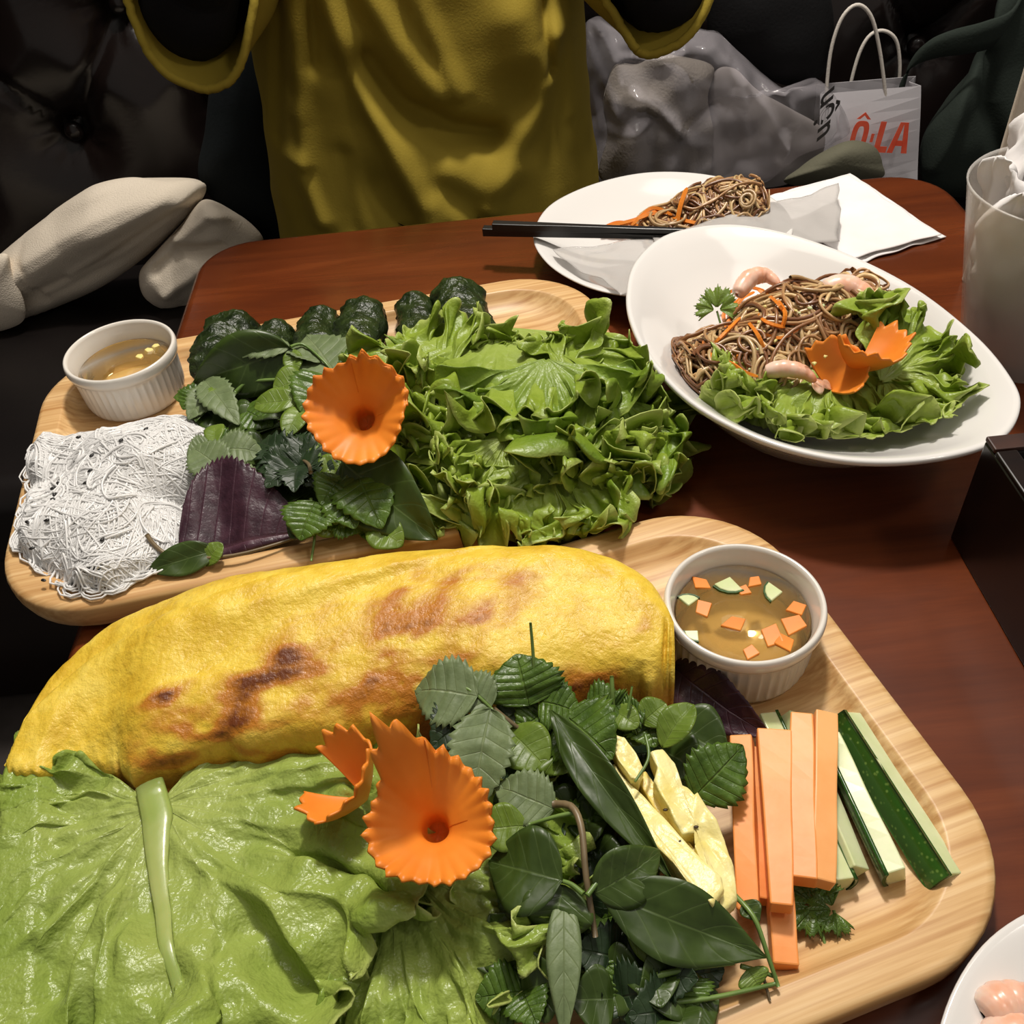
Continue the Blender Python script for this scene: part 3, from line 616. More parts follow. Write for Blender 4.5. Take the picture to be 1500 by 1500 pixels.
def sprig(name, label, cat, stems, leaves, group=None, base=None):
    p0 = P(*(stems[0][0][0] if stems else leaves[0][1])); z = min([P(*q).z for s in stems for q in s[0]]+[P(*l[1]).z for l in leaves]+[P(*l[2]).z for l in leaves])
    t = thing(name, (p0.x, p0.y, z-.001), label, cat, group)
    for pts, r, mt in stems:
        q = spline([P(*a) for a in pts], 14); v, f = tube(q, np.linspace(r, r*.7, 14), 7); mk('stem', v, f, M[mt], parent=t)
    for l in leaves: add_leaf(t, l[0], l[1], l[2], l[3], **(l[4] if len(l) > 4 else {}))
    return t
def loose(name, label, kind, b, t, w, group=None, cat='leaf', **kw):
    k = dict(KIND[kind]); mt = k.pop('m'); k.update(kw); N = k.pop('N', (0, -.35, 1)); _ls[0] += 1; k.setdefault('seed', _ls[0])
    v, f, uv = leaf_mesh(P(*b), P(*t), N, w, **k); return tag(mk(name, v, f, M[mt], uv=uv, solid=.0003), label, cat, group)

# ------------------------------------------------------------------ lettuce
def lettuce_mesh(B, T, N, fan=1.2, ruff=.010, nf=7, droop=.1, cup=0, seed=0, nu=38, nv=400, wide=1.0, R=None, pw=3.5, crinkle=.0015, side=0):
    B, x, y, n, L = frame(B, T, N); U, Vv = np.meshgrid(np.linspace(.02, 1, nu), np.linspace(-1, 1, nv), indexing='ij')
    s = seed*1.7; th = Vv*fan+side; Rm = (R(Vv) if R else 1-.12*Vv**2)*(1+.07*noise3(np.stack([Vv*2.6, Vv*0, Vv*0], -1), 1, seed+5))
    nf = nf*.58
    ph = 2*PI*nf*Vv+s+(1.5*noise3(np.stack([Vv*2.0, U*1.6, U*0], -1), 1, seed)+.9*noise3(np.stack([Vv*4.5, U*3.5, U*0], -1), 1, seed+3))*2
    am = np.clip(1+.5*noise3(np.stack([Vv*3.1, U*0, U*0], -1), 1, seed+9), .45, 1.5); A = ruff*am
    A1 = A*U**(pw*.6); A2 = A*U**(pw*1.15); A3_ = A*U**(pw*2.4)
    p2 = 2.9*ph+2.1*noise3(np.stack([Vv*7, U*2.5, U*0], -1), 1, seed+4)+s; p3 = 6.7*ph+1.7*s
    def N3(fv, fu, k): return noise3(np.stack([Vv*fv+U*.7, U*fu, U*0+.37*k], -1), 1, seed+k)*1.9
    h = .45*A1*np.sin(ph)+.45*A2*np.sin(p2)+.55*A1*N3(nf*1.5, 2.6, 31)+.85*A2*N3(nf*4.2, 5, 32)+.62*A3_*N3(nf*10, 7, 33)
    tg = .30*A1*np.cos(ph+.5)+.45*A2*np.cos(p2+.4)+.55*A1*N3(nf*1.5, 2.6, 41)+.9*A2*N3(nf*4.2, 5, 42)+.55*A3_*N3(nf*10, 7, 43)
    rd = L*U*Rm+.5*A1*N3(nf*1.7, 2, 51)-.3*A2*np.abs(N3(nf*3, 3, 52))+.5*A3_*N3(nf*6, 4, 53)+.0022*N3(nf*22, 0, 54)*U**9
    h = h-droop*L*U**2+cup*L*(Vv**2)*U+crinkle*noise3(np.stack([U*7, Vv*9, U*0+s], -1), 1, seed)*U+crinkle*.5*noise3(np.stack([U*16, Vv*22, U*0+s], -1), 1, seed+6)*U
    px = rd*np.cos(th)-tg*np.sin(th); py = (rd*np.sin(th)+tg*np.cos(th))*wide
    p = B+x*px[..., None]+y*py[..., None]+n*h[..., None]
    return p.reshape(-1, 3), gridfaces(nu, nv)[:, ::-1], np.stack([U, .5+Vv/2], -1).reshape(-1, 2)
def lettuce(label, b, t, N, mat='lettuce', group='curly lettuce leaves on the back tray', rib=True, floor=None, **kw):
    B = P(*b) if len(b) == 3 else b; T = P(*t) if len(t) == 3 else t
    v, f, uv = lettuce_mesh(B, T, N, **kw)
    if floor is not None:
        lo = floor(v[:, 0], v[:, 1]) if callable(floor) else floor
        v[:, 2] = np.maximum(v[:, 2], T0+lo+.0012+.0012*(uv[:, 0]))
    if group.endswith('back tray'):
        d = v[:, :2]-FC; an = np.arctan2(d[:, 1], d[:, 0]); r = np.hypot(d[:, 0], d[:, 1]); oo = FOUT-FC; oa = np.arctan2(oo[:, 1], oo[:, 0]); od = np.argsort(oa)
        lim = np.interp(an, oa[od], np.hypot(oo[od, 0], oo[od, 1]), period=2*PI)*1.03; k = np.where((r < lim) & (v[:, 2] > T0+.026), lim/np.maximum(r, 1e-6), 1); v[:, :2] = FC+d*k[:, None]
    return tag(mk('lettuce_leaf', v, f, M[mat], uv=uv, solid=.0006), label, 'lettuce', group)
def fl2(x, y): return np.maximum(tray_h(x, y, TR2), tray_h(x, y, TR1))
# bunch on the back tray
lettuce('deep green curly lettuce leaf at the bottom of the bunch', (800, 560, .03), (690, 745, .022), (0, -.5, 1), 'lettuce_dark', fan=1.3, ruff=.013, nf=7, droop=.0, seed=1, floor=fl2)
lettuce('dark curly lettuce leaf spilling off the bunch near plate', (820, 580, .035), (970, 705, .018), (.3, -.4, 1), 'lettuce_dark', fan=.95, ruff=.013, nf=7, droop=.05, seed=2, floor=fl2)
lettuce('pale fan shaped lettuce leaf hanging over the crepe edge', (805, 665, .040), (795, 800, .030), (0, -.75, .7), 'lettuce', fan=1.15, ruff=.010, nf=5, droop=.12, seed=3, floor=fl2)
lettuce('tightly frilled lettuce leaf next to the long glossy leaf', (720, 600, .042), (600, 735, .028), (-.25, -.7, .8), 'lettuce', fan=1.25, ruff=.013, nf=8, droop=.05, seed=4, floor=fl2)
lettuce('frilled lettuce leaf below the carrot flower of back tray', (740, 560, .052), (610, 665, .040), (-.35, -.6, .9), 'lettuce', fan=1.2, ruff=.012, nf=8, droop=.05, seed=5)
lettuce('cupped lettuce leaf in the middle of the bunch', (800, 525, .060), (800, 660, .048), (0, -.6, .9), 'lettuce_dark', fan=1.15, ruff=.012, nf=6, droop=.05, cup=.12, seed=6)
lettuce('curly lettuce leaf drooping towards the noodle plate', (860, 540, .058), (955, 650, .038), (.35, -.45, .9), 'lettuce', fan=1.0, ruff=.012, nf=6, droop=.15, seed=7)
lettuce('wavy lettuce leaf hanging down beside the noodle plate rim', (900, 575, .050), (945, 715, .028), (.25, -.8, .7), 'lettuce_dark', fan=1.0, ruff=.012, nf=6, droop=.02, seed=8, floor=fl2)
lettuce('light green lettuce leaf leaning over the dark leaf rolls', (640, 600, .050), (594, 492, .048), (-.1, -.7, .8), 'lettuce', fan=.65, ruff=.007, nf=4, droop=-.05, seed=9)
lettuce('broad light lettuce leaf on top of the bunch', (745, 480, .050), (740, 600, .064), (0, -.55, 1), 'lettuce', fan=1.35, ruff=.010, nf=6, droop=.03, seed=10, wide=1.15)
lettuce('small crinkled lettuce leaf behind the top of the bunch', (745, 550, .045), (698, 508, .050), (0, -.5, 1), 'lettuce', fan=1.2, ruff=.009, nf=5, droop=.02, seed=11)
lettuce('curled lettuce leaf at the back near the tray corner', (840, 565, .052), (888, 507, .046), (.2, -.5, 1), 'lettuce', fan=1.15, ruff=.009, nf=5, droop=.05, seed=12)
lettuce('small tightly curled lettuce leaf under the tightly frilled one', (690, 655, .036), (610, 760, .022), (-.2, -.8, .7), 'lettuce', fan=1.1, ruff=.011, nf=9, droop=.05, seed=13, floor=fl2)
lettuce('crinkled lettuce tuft between the pale fan leaf and cupped leaf', (745, 640, .046), (705, 735, .036), (-.1, -.8, .7), 'lettuce', fan=1.1, ruff=.010, nf=9, droop=.05, seed=14, floor=fl2)
lettuce('crinkled lettuce tuft on the bunch side facing noodle plate', (870, 620, .046), (930, 700, .034), (.2, -.8, .7), 'lettuce', fan=1.1, ruff=.010, nf=9, droop=.08, seed=15, floor=fl2)
lettuce('curly lettuce tuft right beside the carrot flower rim', (690, 560, .058), (620, 615, .052), (-.2, -.7, .9), 'lettuce', fan=1.1, ruff=.009, nf=9, droop=.05, seed=16)
# big soft leaves at the front of the front tray
def fl1(x, y): return np.maximum(tray_h(x, y, TR1), 0)+.004
Rbig = lambda v: .60+.40*np.cos(v*2.0)+.14*np.abs(v)**5+.12*np.exp(-((np.abs(v)-.55)/.25)**2)
SL = 'soft lettuce leaves on the front tray'
lettuce('soft light green lettuce leaf with frilled edge under carrot flower', (575, 1270, .024), (770, 1480, .036), (0, -.2, 1), 'lettuce_flat', SL, fan=1.25, ruff=.008, nf=7, droop=.0, seed=21, wide=1.0, crinkle=.004, floor=fl1, nu=60)
lettuce('frilly yellow green lettuce leaf just below the carrot flower', (520, 1190, .020), (690, 1330, .022), (0, -.2, 1), 'lettuce', SL, fan=1.1, ruff=.006, nf=7, droop=.0, seed=23, crinkle=.003, floor=fl1)
big = lettuce('big flat lettuce leaf with a thick pale midrib', (232, 1180, .0235), (238, 1640, .034), (0, -.15, 1), 'lettuce_flat', SL, fan=2.4, ruff=.0095, nf=10, droop=.0, seed=22, wide=1.06, R=Rbig, crinkle=.009, floor=fl1, nu=80, nv=340, pw=2.2)
_vv = np.array([tuple(q_.co) for q_ in big.data.vertices]).reshape(80, 340, 3)+W[big]
q = np.vstack([A3(P(220, 1150, .024))[None], _vv[2:62:3, 168:172].mean(1)]); q = spline(q, 40); q[:, 2] += .0006; q[:, 2] = np.convolve(np.pad(q[:, 2], 3, mode='edge'), np.ones(7)/7, 'valid')+.0006
v, f = tube(q, np.interp(np.linspace(0, 1, 40), [0, .06, .3, 1], [.0062, .0068, .0042, .0014]), 12); q0 = np.repeat(q, 12, 0)
v[:len(q0), 2] = q0[:, 2]+(v[:len(q0), 2]-q0[:, 2])*.3
mk('midrib', v, f, M['rib'], parent=big)

# ------------------------------------------------------------------ grilled leaf rolls
def roll(a, b, r, label, seed):
    A, B = A3(P(*a)), A3(P(*b)); n, mv = 40, 36; x = B-A; L = np.linalg.norm(x); x /= L; y = np.cross([0, 0, 1.], x); y /= np.linalg.norm(y); z = np.cross(x, y)
    u = np.linspace(0, 1, n); th = np.linspace(0, 2*PI, mv, endpoint=False); U, TH = np.meshgrid(u, th, indexing='ij')
    e = np.clip(np.minimum(U, 1-U)/.16, 0, 1); R = r*np.sqrt(1-(1-e)**2+.02)
    q = np.stack([U*L*90, np.cos(TH)*1.6, np.sin(TH)*1.6], -1)
    R = R*(1+.15*noise3(q, 1, seed)+.10*noise3(q, 2.6, seed+2)+.05*noise3(q, 6, seed+4)+.05*np.sin(TH*1.0+U*9))
    R = R+.0010*(((TH/(2*PI)+U*.7) % 1) > .5)*e
    p = A+x*(U*L)[..., None]+y*(R*np.cos(TH))[..., None]+z*(R*.9*np.sin(TH))[..., None]
    v = p.reshape(-1, 3); f = gridfaces(n, mv, cv=True).tolist()+[list(range(mv))[::-1], list(range((n-1)*mv, n*mv))]
    return tag(mk('leaf_roll', v, [k[::-1] for k in f], M['betel']), label, 'leaf roll', 'grilled leaf rolls on the back tray')
roll((348, 472, .026), (312, 560, .024), .0185, 'large charred leaf roll lying next to the white ramekin', 1)
roll((405, 482, .023), (384, 570, .022), .0150, 'charred leaf roll half covered by a broad grey green leaf', 2)
roll((470, 462, .024), (460, 545, .023), .0150, 'glossy charred leaf roll behind the serrated grey green leaf', 3)
roll((533, 450, .026), (524, 545, .024), .0170, 'dark leaf roll with filling showing through on back tray', 4)
roll((606, 440, .024), (624, 530, .023), .0140, 'slim dark leaf roll mostly hidden behind light lettuce leaf', 5)
roll((664, 425, .027), (692, 520, .025), .0185, 'fat dark leaf roll standing clear at the lettuce bunch edge', 6)

# ------------------------------------------------------------------ carrot flowers
def carrot_flower(c, axis, up, label, R=.024, depth=.024, turns=1.15, teeth=20, rimf=None, seed=0, tooth=.0022, hole=0.0, name='carrot_flower', grp='carved carrot flowers'):
    c = A3(c); a = A3(axis); a /= np.linalg.norm(a); u_ = A3(up); u_ = u_-a*(u_@a); u_ /= np.linalg.norm(u_); r_ = np.cross(u_, a)
    n, mv = 16, teeth*8; U, K = np.meshgrid(np.linspace(0, 1, n), np.linspace(0, 1, mv), indexing='ij'); th = K*2*PI*turns
    rf = rimf(th) if rimf is not None else 1.0
    UA, RA, XA = ([0, .07, .35, .6, 1], [0, .20, .27, .55, 1.0], [0, 0, .50, .72, 1.0]) if turns > 1 else ([0, .25, .5, .75, 1], [.05, .35, .62, .83, 1.0], [0, .25, .5, .75, 1])
    r = R*np.interp(U, UA, RA)*(1+.10*(K-.5)*U)*(1+.06*np.sin(3*th+seed)*U)
    ext = depth*np.interp(U, UA, XA)*(1+(rf-1)*np.clip((U-.35)/.65, 0, 1))*(1+.05*np.sin(5*th+seed)*U)
    tz = np.abs(((K*teeth*turns) % 1)*2-1)*tooth*U**8*(1+.4*np.sin(th*7))*(rf**1.6)
    ax = ext+tz-.000*K; r = r*(1+(.28*rf-.28)*np.clip((U-.35)/.65, 0, 1))+.5*tz-.0014*K*U
    p = c+u_*(r*np.cos(th))[..., None]+r_*(r*np.sin(th))[..., None]+a*ax[..., None]
    o = mk(name, p.reshape(-1, 3), gridfaces(n, mv)[:, ::-1], M['carrot_flower'], solid=.0011); return tag(o, label, 'carrot flower', grp)
def bump_at(a, w, h): return lambda th: 1+h*np.exp(-(((th-a+PI) % (2*PI)-PI)/w)**2)
TOCAM = lambda p: A3(CAMPOS)-A3(p)
p = P(642, 1222, .0420)
carrot_flower(p, (.02, -.30, 1), (0, 1, .35), 'carved carrot flower with one tall petal on the soft lettuce', R=.0235, depth=.026, turns=1.25, rimf=bump_at(-.42, .34, 1.15), seed=1, teeth=26, tooth=.0034)
p = P(535, 1170, .034)
carrot_flower(p, (-.5, .1, .8), (-.6, .8, .1), 'small open carrot petal curled behind the tall carrot flower', R=.019, depth=.018, turns=.85, rimf=bump_at(.6, .5, .35), seed=3, teeth=16, tooth=.003)
p = P(540, 622, .057)
carrot_flower(p, (-.05, -.62, .8), (0, .8, .6), 'carved carrot flower between the herbs and curly lettuce', R=.028, depth=.030, turns=1.25, rimf=bump_at(.2, .5, .25), seed=5, teeth=24, tooth=.003)

# ------------------------------------------------------------------ herbs on the back tray
BG, FG = 'herbs piled on the back tray', 'herbs piled on the front tray'
H = .035
sprig('perilla_sprig', 'sprig with one very broad dark leaf over the rolls', 'herb', [([(425, 508, .056), (445, 505, .054), (475, 530, .050), (492, 552, .044)], .0011, 'stem')],
      [('basil', (428, 512, .055), (284, 560, .034), .042, dict(N=(0, -.9, .55), fold=.1, nu=16)), ('grey', (424, 509, .056), (318, 514, .050), .022, dict(N=(0, -.1, 1), arc=.06, fold=-.1)), ('grey', (497, 556, .045), (449, 492, .046), .040, dict(N=(.1, -.5, 1), fold=.06)), ('grey', (470, 530, .049), (395, 512, .05), .014, dict(N=(0, .3, 1))), ('bright', (428, 512, .054), (432, 548, .046), .012)], BG)
sprig('mint_sprig', 'mint sprig with wrinkled dark leaf touching the carrot flower', 'herb', [([(478, 560, .050), (450, 590, .044), (440, 625, .036)], .0011, 'stem')],
      [('mint', (482, 552, .050), (440, 604, .046), .036, dict(N=(-.1, -.7, .8))), ('mint', (500, 548, .050), (560, 520, .048), .026), ('bright', (452, 560, .047), (400, 572, .047), .024), ('bright', (440, 588, .046), (372, 595, .044), .018), ('bright', (446, 596, .044), (420, 640, .042), .016), ('mint', (470, 600, .044), (478, 640, .040), .018)], BG)
sprig('herb_sprig', 'leafy sprig next to the white noodles with drooping grey leaves', 'herb', [([(345, 575, .036), (365, 560, .040), (410, 556, .042)], .0016, 'stem')],
      [('grey', (300, 558, .038), (350, 622, .034), .022), ('grey', (318, 568, .036), (276, 615, .032), .022), ('bright', (315, 560, .038), (330, 595, .037), .014), ('mint', (355, 600, .032), (400, 625, .030), .026), ('smooth', (370, 600, .030), (420, 612, .032), .020), ('mint', (290, 575, .030), (268, 600, .026), .020), ('smooth', (340, 620, .028), (390, 605, .028), .018), ('basil', (300, 600, .026), (340, 640, .024), .022)], BG)
sprig('herb_sprig', 'sprig with two pale rounded leaves over the purple leaf', 'herb', [([(318, 650, .040), (316, 672, .041), (332, 694, .040)], .0009, 'stem')],
      [('grey', (312, 655, .040), (274, 668, .040), .020), ('grey', (330, 692, .040), (280, 655, .042), .026), ('grey', (318, 660, .043), (386, 664, .040), .025), ('bright', (314, 650, .042), (318, 622, .040), .012), ('grey', (380, 700, .036), (322, 694, .039), .014)], BG)
lv = []
for k in range(9):
    a = k*2*PI/9+.3; r = random.uniform(55, 80); lv.append(('dark', (438, 682, .040), (438+r*math.cos(a), 682+r*.72*math.sin(a), random.uniform(.034, .044)), random.uniform(.018, .028), dict(serr=(7, .3), arc=.12)))
sprig('balm_sprig', 'dark spiky leaved sprig with a pale cut stem end', 'herb', [([(455, 692, .050), (452, 680, .046), (440, 672, .040)], .0013, 'stem_brown'), ([(468, 670, .046), (472, 640, .046), (462, 600, .044)], .0010, 'stem')], lv, BG)
pl = loose('perilla_leaf', 'large veined purple perilla leaf beside the white noodles', 'purple', (262, 812, .024), (452, 778, .022), .108, half=True, fold=.0, N=(0, -.55, 1), arc=.02, nv=20, nu=60, group=BG)
q = spline([P(215, 783, .034), P(226, 798, .030), P(245, 812, .026), P(275, 818, .025), P(350, 812, .026), P(440, 786, .024)], 24); mk('stalk', *tube(q, np.linspace(.0014, .0008, 24), 8), M['dark_herb'] if False else M['stem_brown'], parent=pl)
loose('herb_leaf', 'smooth green leaf tucked under the purple perilla leaf', 'smooth', (325, 805, .026), (212, 838, .022), .018, N=(0, -.6, .8), group=BG)
loose('herb_leaf', 'small upright green leaf in front of purple leaf', 'bright', (300, 828, .022), (326, 796, .030), .012, group=BG)
sprig('mint_sprig', 'bright crinkled mint sprig hanging over the tray rim', 'herb', [([(455, 730, .040), (462, 770, .032), (456, 822, .022)], .0010, 'stem')],
      [('mint', (462, 735, .040), (440, 792, .032), .030, dict(m=None) if False else {}), ('bright', (468, 700, .040), (505, 680, .042), .020), ('mint', (480, 740, .036), (500, 780, .030), .022), ('bright', (470, 760, .034), (490, 785, .028), .014), ('smooth', (455, 780, .03), (420, 770, .030), .014), ('mint', (490, 760, .032), (535, 775, .028), .022)], BG)
lf = sprig('basil_sprig', 'sprig with one long glossy leaf with a pale midrib', 'herb', [([(500, 672, .046), (520, 690, .044), (535, 720, .042)], .0015, 'stem')],
      [('basil', (502, 675, .046), (640, 790, .026), .046, dict(N=(-.3, -.7, .9), fold=.25)), ('mint', (520, 690, .044), (560, 775, .034), .036), ('bright', (540, 770, .030), (590, 800, .026), .020), ('mint', (505, 700, .042), (470, 740, .040), .026), ('mint', (500, 720, .040), (520, 775, .034), .026), ('bright', (490, 665, .044), (455, 650, .044), .018)], BG)
for i in range(16):
    cx, cy = random.uniform(300, 560), random.uniform(580, 760)
    if cx < 420 and cy > 680: cx += 90
    a = random.uniform(0, 2*PI)
    sprig('herb_sprig', 'small dark green herb sprig buried low in the back tray pile', 'herb', [([(cx-10, cy-8, .018), (cx, cy, .022)], .0009, 'stem')],
          [(random.choice(['smooth', 'mint', 'basil', 'smooth']), (cx, cy, .022), (cx+55*math.cos(a+k*1.7), cy+38*math.sin(a+k*1.7), random.uniform(.018, .032)), random.uniform(.018, .026)) for k in range(4)], 'low herb sprigs in the back tray pile')

# ------------------------------------------------------------------ herbs on the front tray
sprig('perilla_sprig', 'sprig with two grey green leaves draped over the crepe', 'herb', [([(722, 1038, .052), (750, 1060, .046), (775, 1078, .040)], .0013, 'stem_brown'), ([(655, 997, .054), (690, 1012, .056), (722, 1040, .052)], .0010, 'stem')],
      [('grey', (700, 1020, .056), (608, 1012, .048), .030, dict(N=(0, -.4, 1))), ('grey', (718, 1038, .054), (690, 1195, .040), .026, dict(N=(-.1, -.6, .8), fold=.3)), ('dark', (690, 1050, .047), (632, 1095, .046), .024), ('grey', (720, 1035, .053), (668, 992, .052), .020)], FG)
sprig('mint_sprig', 'mint sprig with pointed bright leaf and upright bare stem', 'herb', [([(783, 1010, .050), (781, 960, .062), (777, 912, .074)], .0009, 'stem')],
      [('mint', (775, 1034, .048), (757, 958, .058), .034, dict(N=(0, -.9, .6))), ('mint', (790, 1028, .048), (850, 1045, .046), .022), ('smooth', (770, 1035, .044), (728, 1060, .040), .020), ('bright', (745, 1070, .042), (800, 1125, .042), .022), ('mint', (800, 1040, .043), (760, 1075, .040), .022)], FG)
sprig('mint_sprig', 'mint sprig with wrinkled round leaf behind the pineapple', 'herb', [([(820, 1040, .046), (840, 1060, .043), (850, 1090, .038)], .0012, 'stem')],
      [('mint', (826, 1046, .047), (898, 1112, .044), .034, dict(N=(.1, -.6, 1))), ('mint', (860, 1040, .044), (918, 1030, .046), .022), ('mint', (905, 1045, .044), (880, 1020, .05), .018), ('bright', (800, 1090, .042), (835, 1130, .040), .020)], FG)
sprig('herb_sprig', 'green sprig with two bare stems against the crepe end', 'herb', [([(897, 1060, .044), (897, 1020, .054), (896, 990, .060)], .0013, 'stem'), ([(920, 1040, .050), (926, 1005, .056)], .0007, 'stem'), ([(945, 1075, .048), (950, 1110, .048), (930, 1145, .047)], .0008, 'stem')],
      [('bright', (940, 1060, .044), (975, 1030, .048), .014), ('bright', (970, 1095, .042), (1016, 1032, .050), .014, dict(N=(-.6, -.5, .6), fold=.5)), ('mint', (915, 1050, .044), (945, 1040, .048), .016), ('mint', (940, 1050, .040), (960, 1095, .040), .020), ('smooth', (900, 1060, .040), (940, 1090, .038), .018), ('bright', (895, 1040, .044), (935, 1065, .046), .012)], FG)
sprig('basil_sprig', 'basil sprig with a thick arched brown stem', 'herb', [([(812, 1178, .050), (838, 1182, .055), (852, 1215, .056), (858, 1280, .052), (872, 1372, .038)], .0016, 'stem_brown'), ([(855, 1310, .050), (838, 1296, .049), (822, 1290, .048)], .0011, 'stem'), ([(860, 1312, .050), (880, 1285, .050), (890, 1270, .049)], .0011, 'stem'), ([(845, 1190, .054), (815, 1196, .052), (775, 1208, .048)], .0010, 'stem')],
      [('basil', (824, 1290, .049), (716, 1262, .040), .032, dict(N=(0, -.4, 1), fold=.2)), ('basil', (826, 1296, .046), (806, 1378, .034), .026, dict(N=(-.2, -.8, .6))), ('basil', (870, 1308, .048), (966, 1246, .048), .022, dict(N=(0, -.7, .8))), ('bright', (772, 1210, .047), (706, 1216, .046), .018), ('grey', (812, 1186, .049), (726, 1152, .046), .022), ('basil', (790, 1300, .038), (730, 1330, .034), .026)], FG)
loose('herb_leaf', 'long narrow dark blade leaf lying beneath the pineapple', 'smooth', (806, 1040, .054), (985, 1290, .040), .0155, N=(-.3, -.3, 1), fold=.35, group=FG)
loose('herb_leaf', 'large long glossy dark leaf in front of the pineapple', 'smooth', (876, 1304, .046), (1122, 1402, .030), .028, N=(0, -.5, 1), fold=.3, arc=.05, nu=30, group=FG)
loose('herb_leaf', 'narrow grey leaf standing beside the soft lettuce', 'grey', (826, 1300, .042), (826, 1530, .034), .012, N=(0, -.3, 1), prof='lance', serr=(0, 0), group=FG)
loose('herb_leaf', 'pale green leaf under the large glossy leaf', 'bright', (915, 1340, .036), (1004, 1372, .032), .026, group=FG)
loose('herb_leaf', 'serrated bright leaf leaning against the carrot sticks', 'mint', (1016, 1168, .034), (1088, 1092, .042), .026, N=(-.2, -.6, .8), group=FG)
loose('perilla_leaf', 'dark purple perilla leaf pressed under the ramekin side', 'purple', (985, 975, .018), (1128, 1078, .018), .028, N=(-.3, -.7, .6), fold=.4, group=FG)
loose('herb_leaf', 'dark green leaf below the purple leaf on front tray', 'smooth', (975, 1060, .028), (1070, 1110, .024), .030, group=FG)
loose('herb_leaf', 'dark leaf between the purple leaf and pineapple wedge', 'smooth', (960, 1090, .030), (1030, 1140, .028), .024, group=FG)
sprig('vine_sprig', 'thin trailing green stems lying over the tray edge', 'herb', [([(1075, 1310, .030), (1105, 1345, .032), (1125, 1400, .028), (1140, 1445, .023)], .0011, 'stem'), ([(960, 1430, .034), (1010, 1418, .034), (1075, 1410, .031)], .0013, 'stem'), ([(962, 1470, .030), (1040, 1462, .028), (1140, 1440, .023)], .0011, 'stem'), ([(1085, 1415, .026), (1120, 1425, .024), (1138, 1432, .023)], .0010, 'stem'), ([(1118, 1430, .024), (1128, 1466, .021)], .0007, 'stem_brown')],
      [('smooth', (1090, 1320, .030), (1112, 1350, .030), .008), ('bright', (1095, 1420, .026), (1110, 1445, .024), .012)], FG)
def coriander(label, c, r, N, h=0, group=FG, rot=0):       # lobed leaf: three fans with toothed lobes
    C = A3(P(*c)); n = A3(N); n /= np.linalg.norm(n); x = np.cross([0, 1., .2], n); x /= np.linalg.norm(x); y = np.cross(n, x); th = thing('coriander_leaf', tuple(C), label, 'herb', group)
    for k, a in enumerate((0, 1.35, -1.35)):
        U, Q = np.meshgrid(np.linspace(.05, 1, 10), np.linspace(-.9, .9, 41), indexing='ij'); aa = a+Q+rot
        R = r*(1 if k == 0 else .85)*U*(.74+.26*np.abs(np.cos(Q*6.3))**.7)*(1-.18*U**9*np.abs(np.sin(Q*26)))
        b = C+(x*math.sin(a+rot)+y*math.cos(a+rot))*r*.10
        p = b+x*(R*np.sin(aa))[..., None]+y*(R*np.cos(aa))[..., None]+n*(.12*r*np.sin(U*2.5)+.06*r*np.sin(Q*8)*U)[..., None]
        mk('leaflet', p.reshape(-1, 3), gridfaces(10, 41)[:, ::-1], M['bright'] if h else M['mint'], parent=th, uv=np.stack([U,   .5+Q/1.8], -1).reshape(-1, 2), solid=.0003)
    q = spline([C-n*.001, C-y*r*.5-n*.002, C-y*r*1.0-n*.003], 8); mk('stalk', *tube(q, .0007, 6), M['stem'], parent=th); return th
coriander('dark coriander leaf under the lower ends of carrot sticks', (1195, 1325, .0155), .016, (0, -.1, 1), rot=-.9)
coriander('coriander leaflet tip beyond the short cucumber end', (1222, 1332, .0150), .012, (0, -.1, 1), rot=-1.6)
for i in range(30):
    cx, cy = random.uniform(740, 1080), random.uniform(1080, 1480)
    if cx > 990 and cy < 1330: cx -= 110
    a = random.uniform(0, 2*PI); hb = .020 if cy < 1380 else .026
    sprig('herb_sprig', 'small dark green herb sprig buried low in the front tray pile', 'herb', [([(cx-12, cy-10, hb-.004), (cx, cy, hb)], .0009, 'stem')],
          [(random.choice(['smooth', 'mint', 'basil', 'dark', 'smooth']), (cx, cy, hb), (cx+70*math.cos(a+k*1.7), cy+52*math.sin(a+k*1.7), hb+random.uniform(-.006, .010)), random.uniform(.016, .024)) for k in range(4)], 'low herb sprigs in the front tray pile')

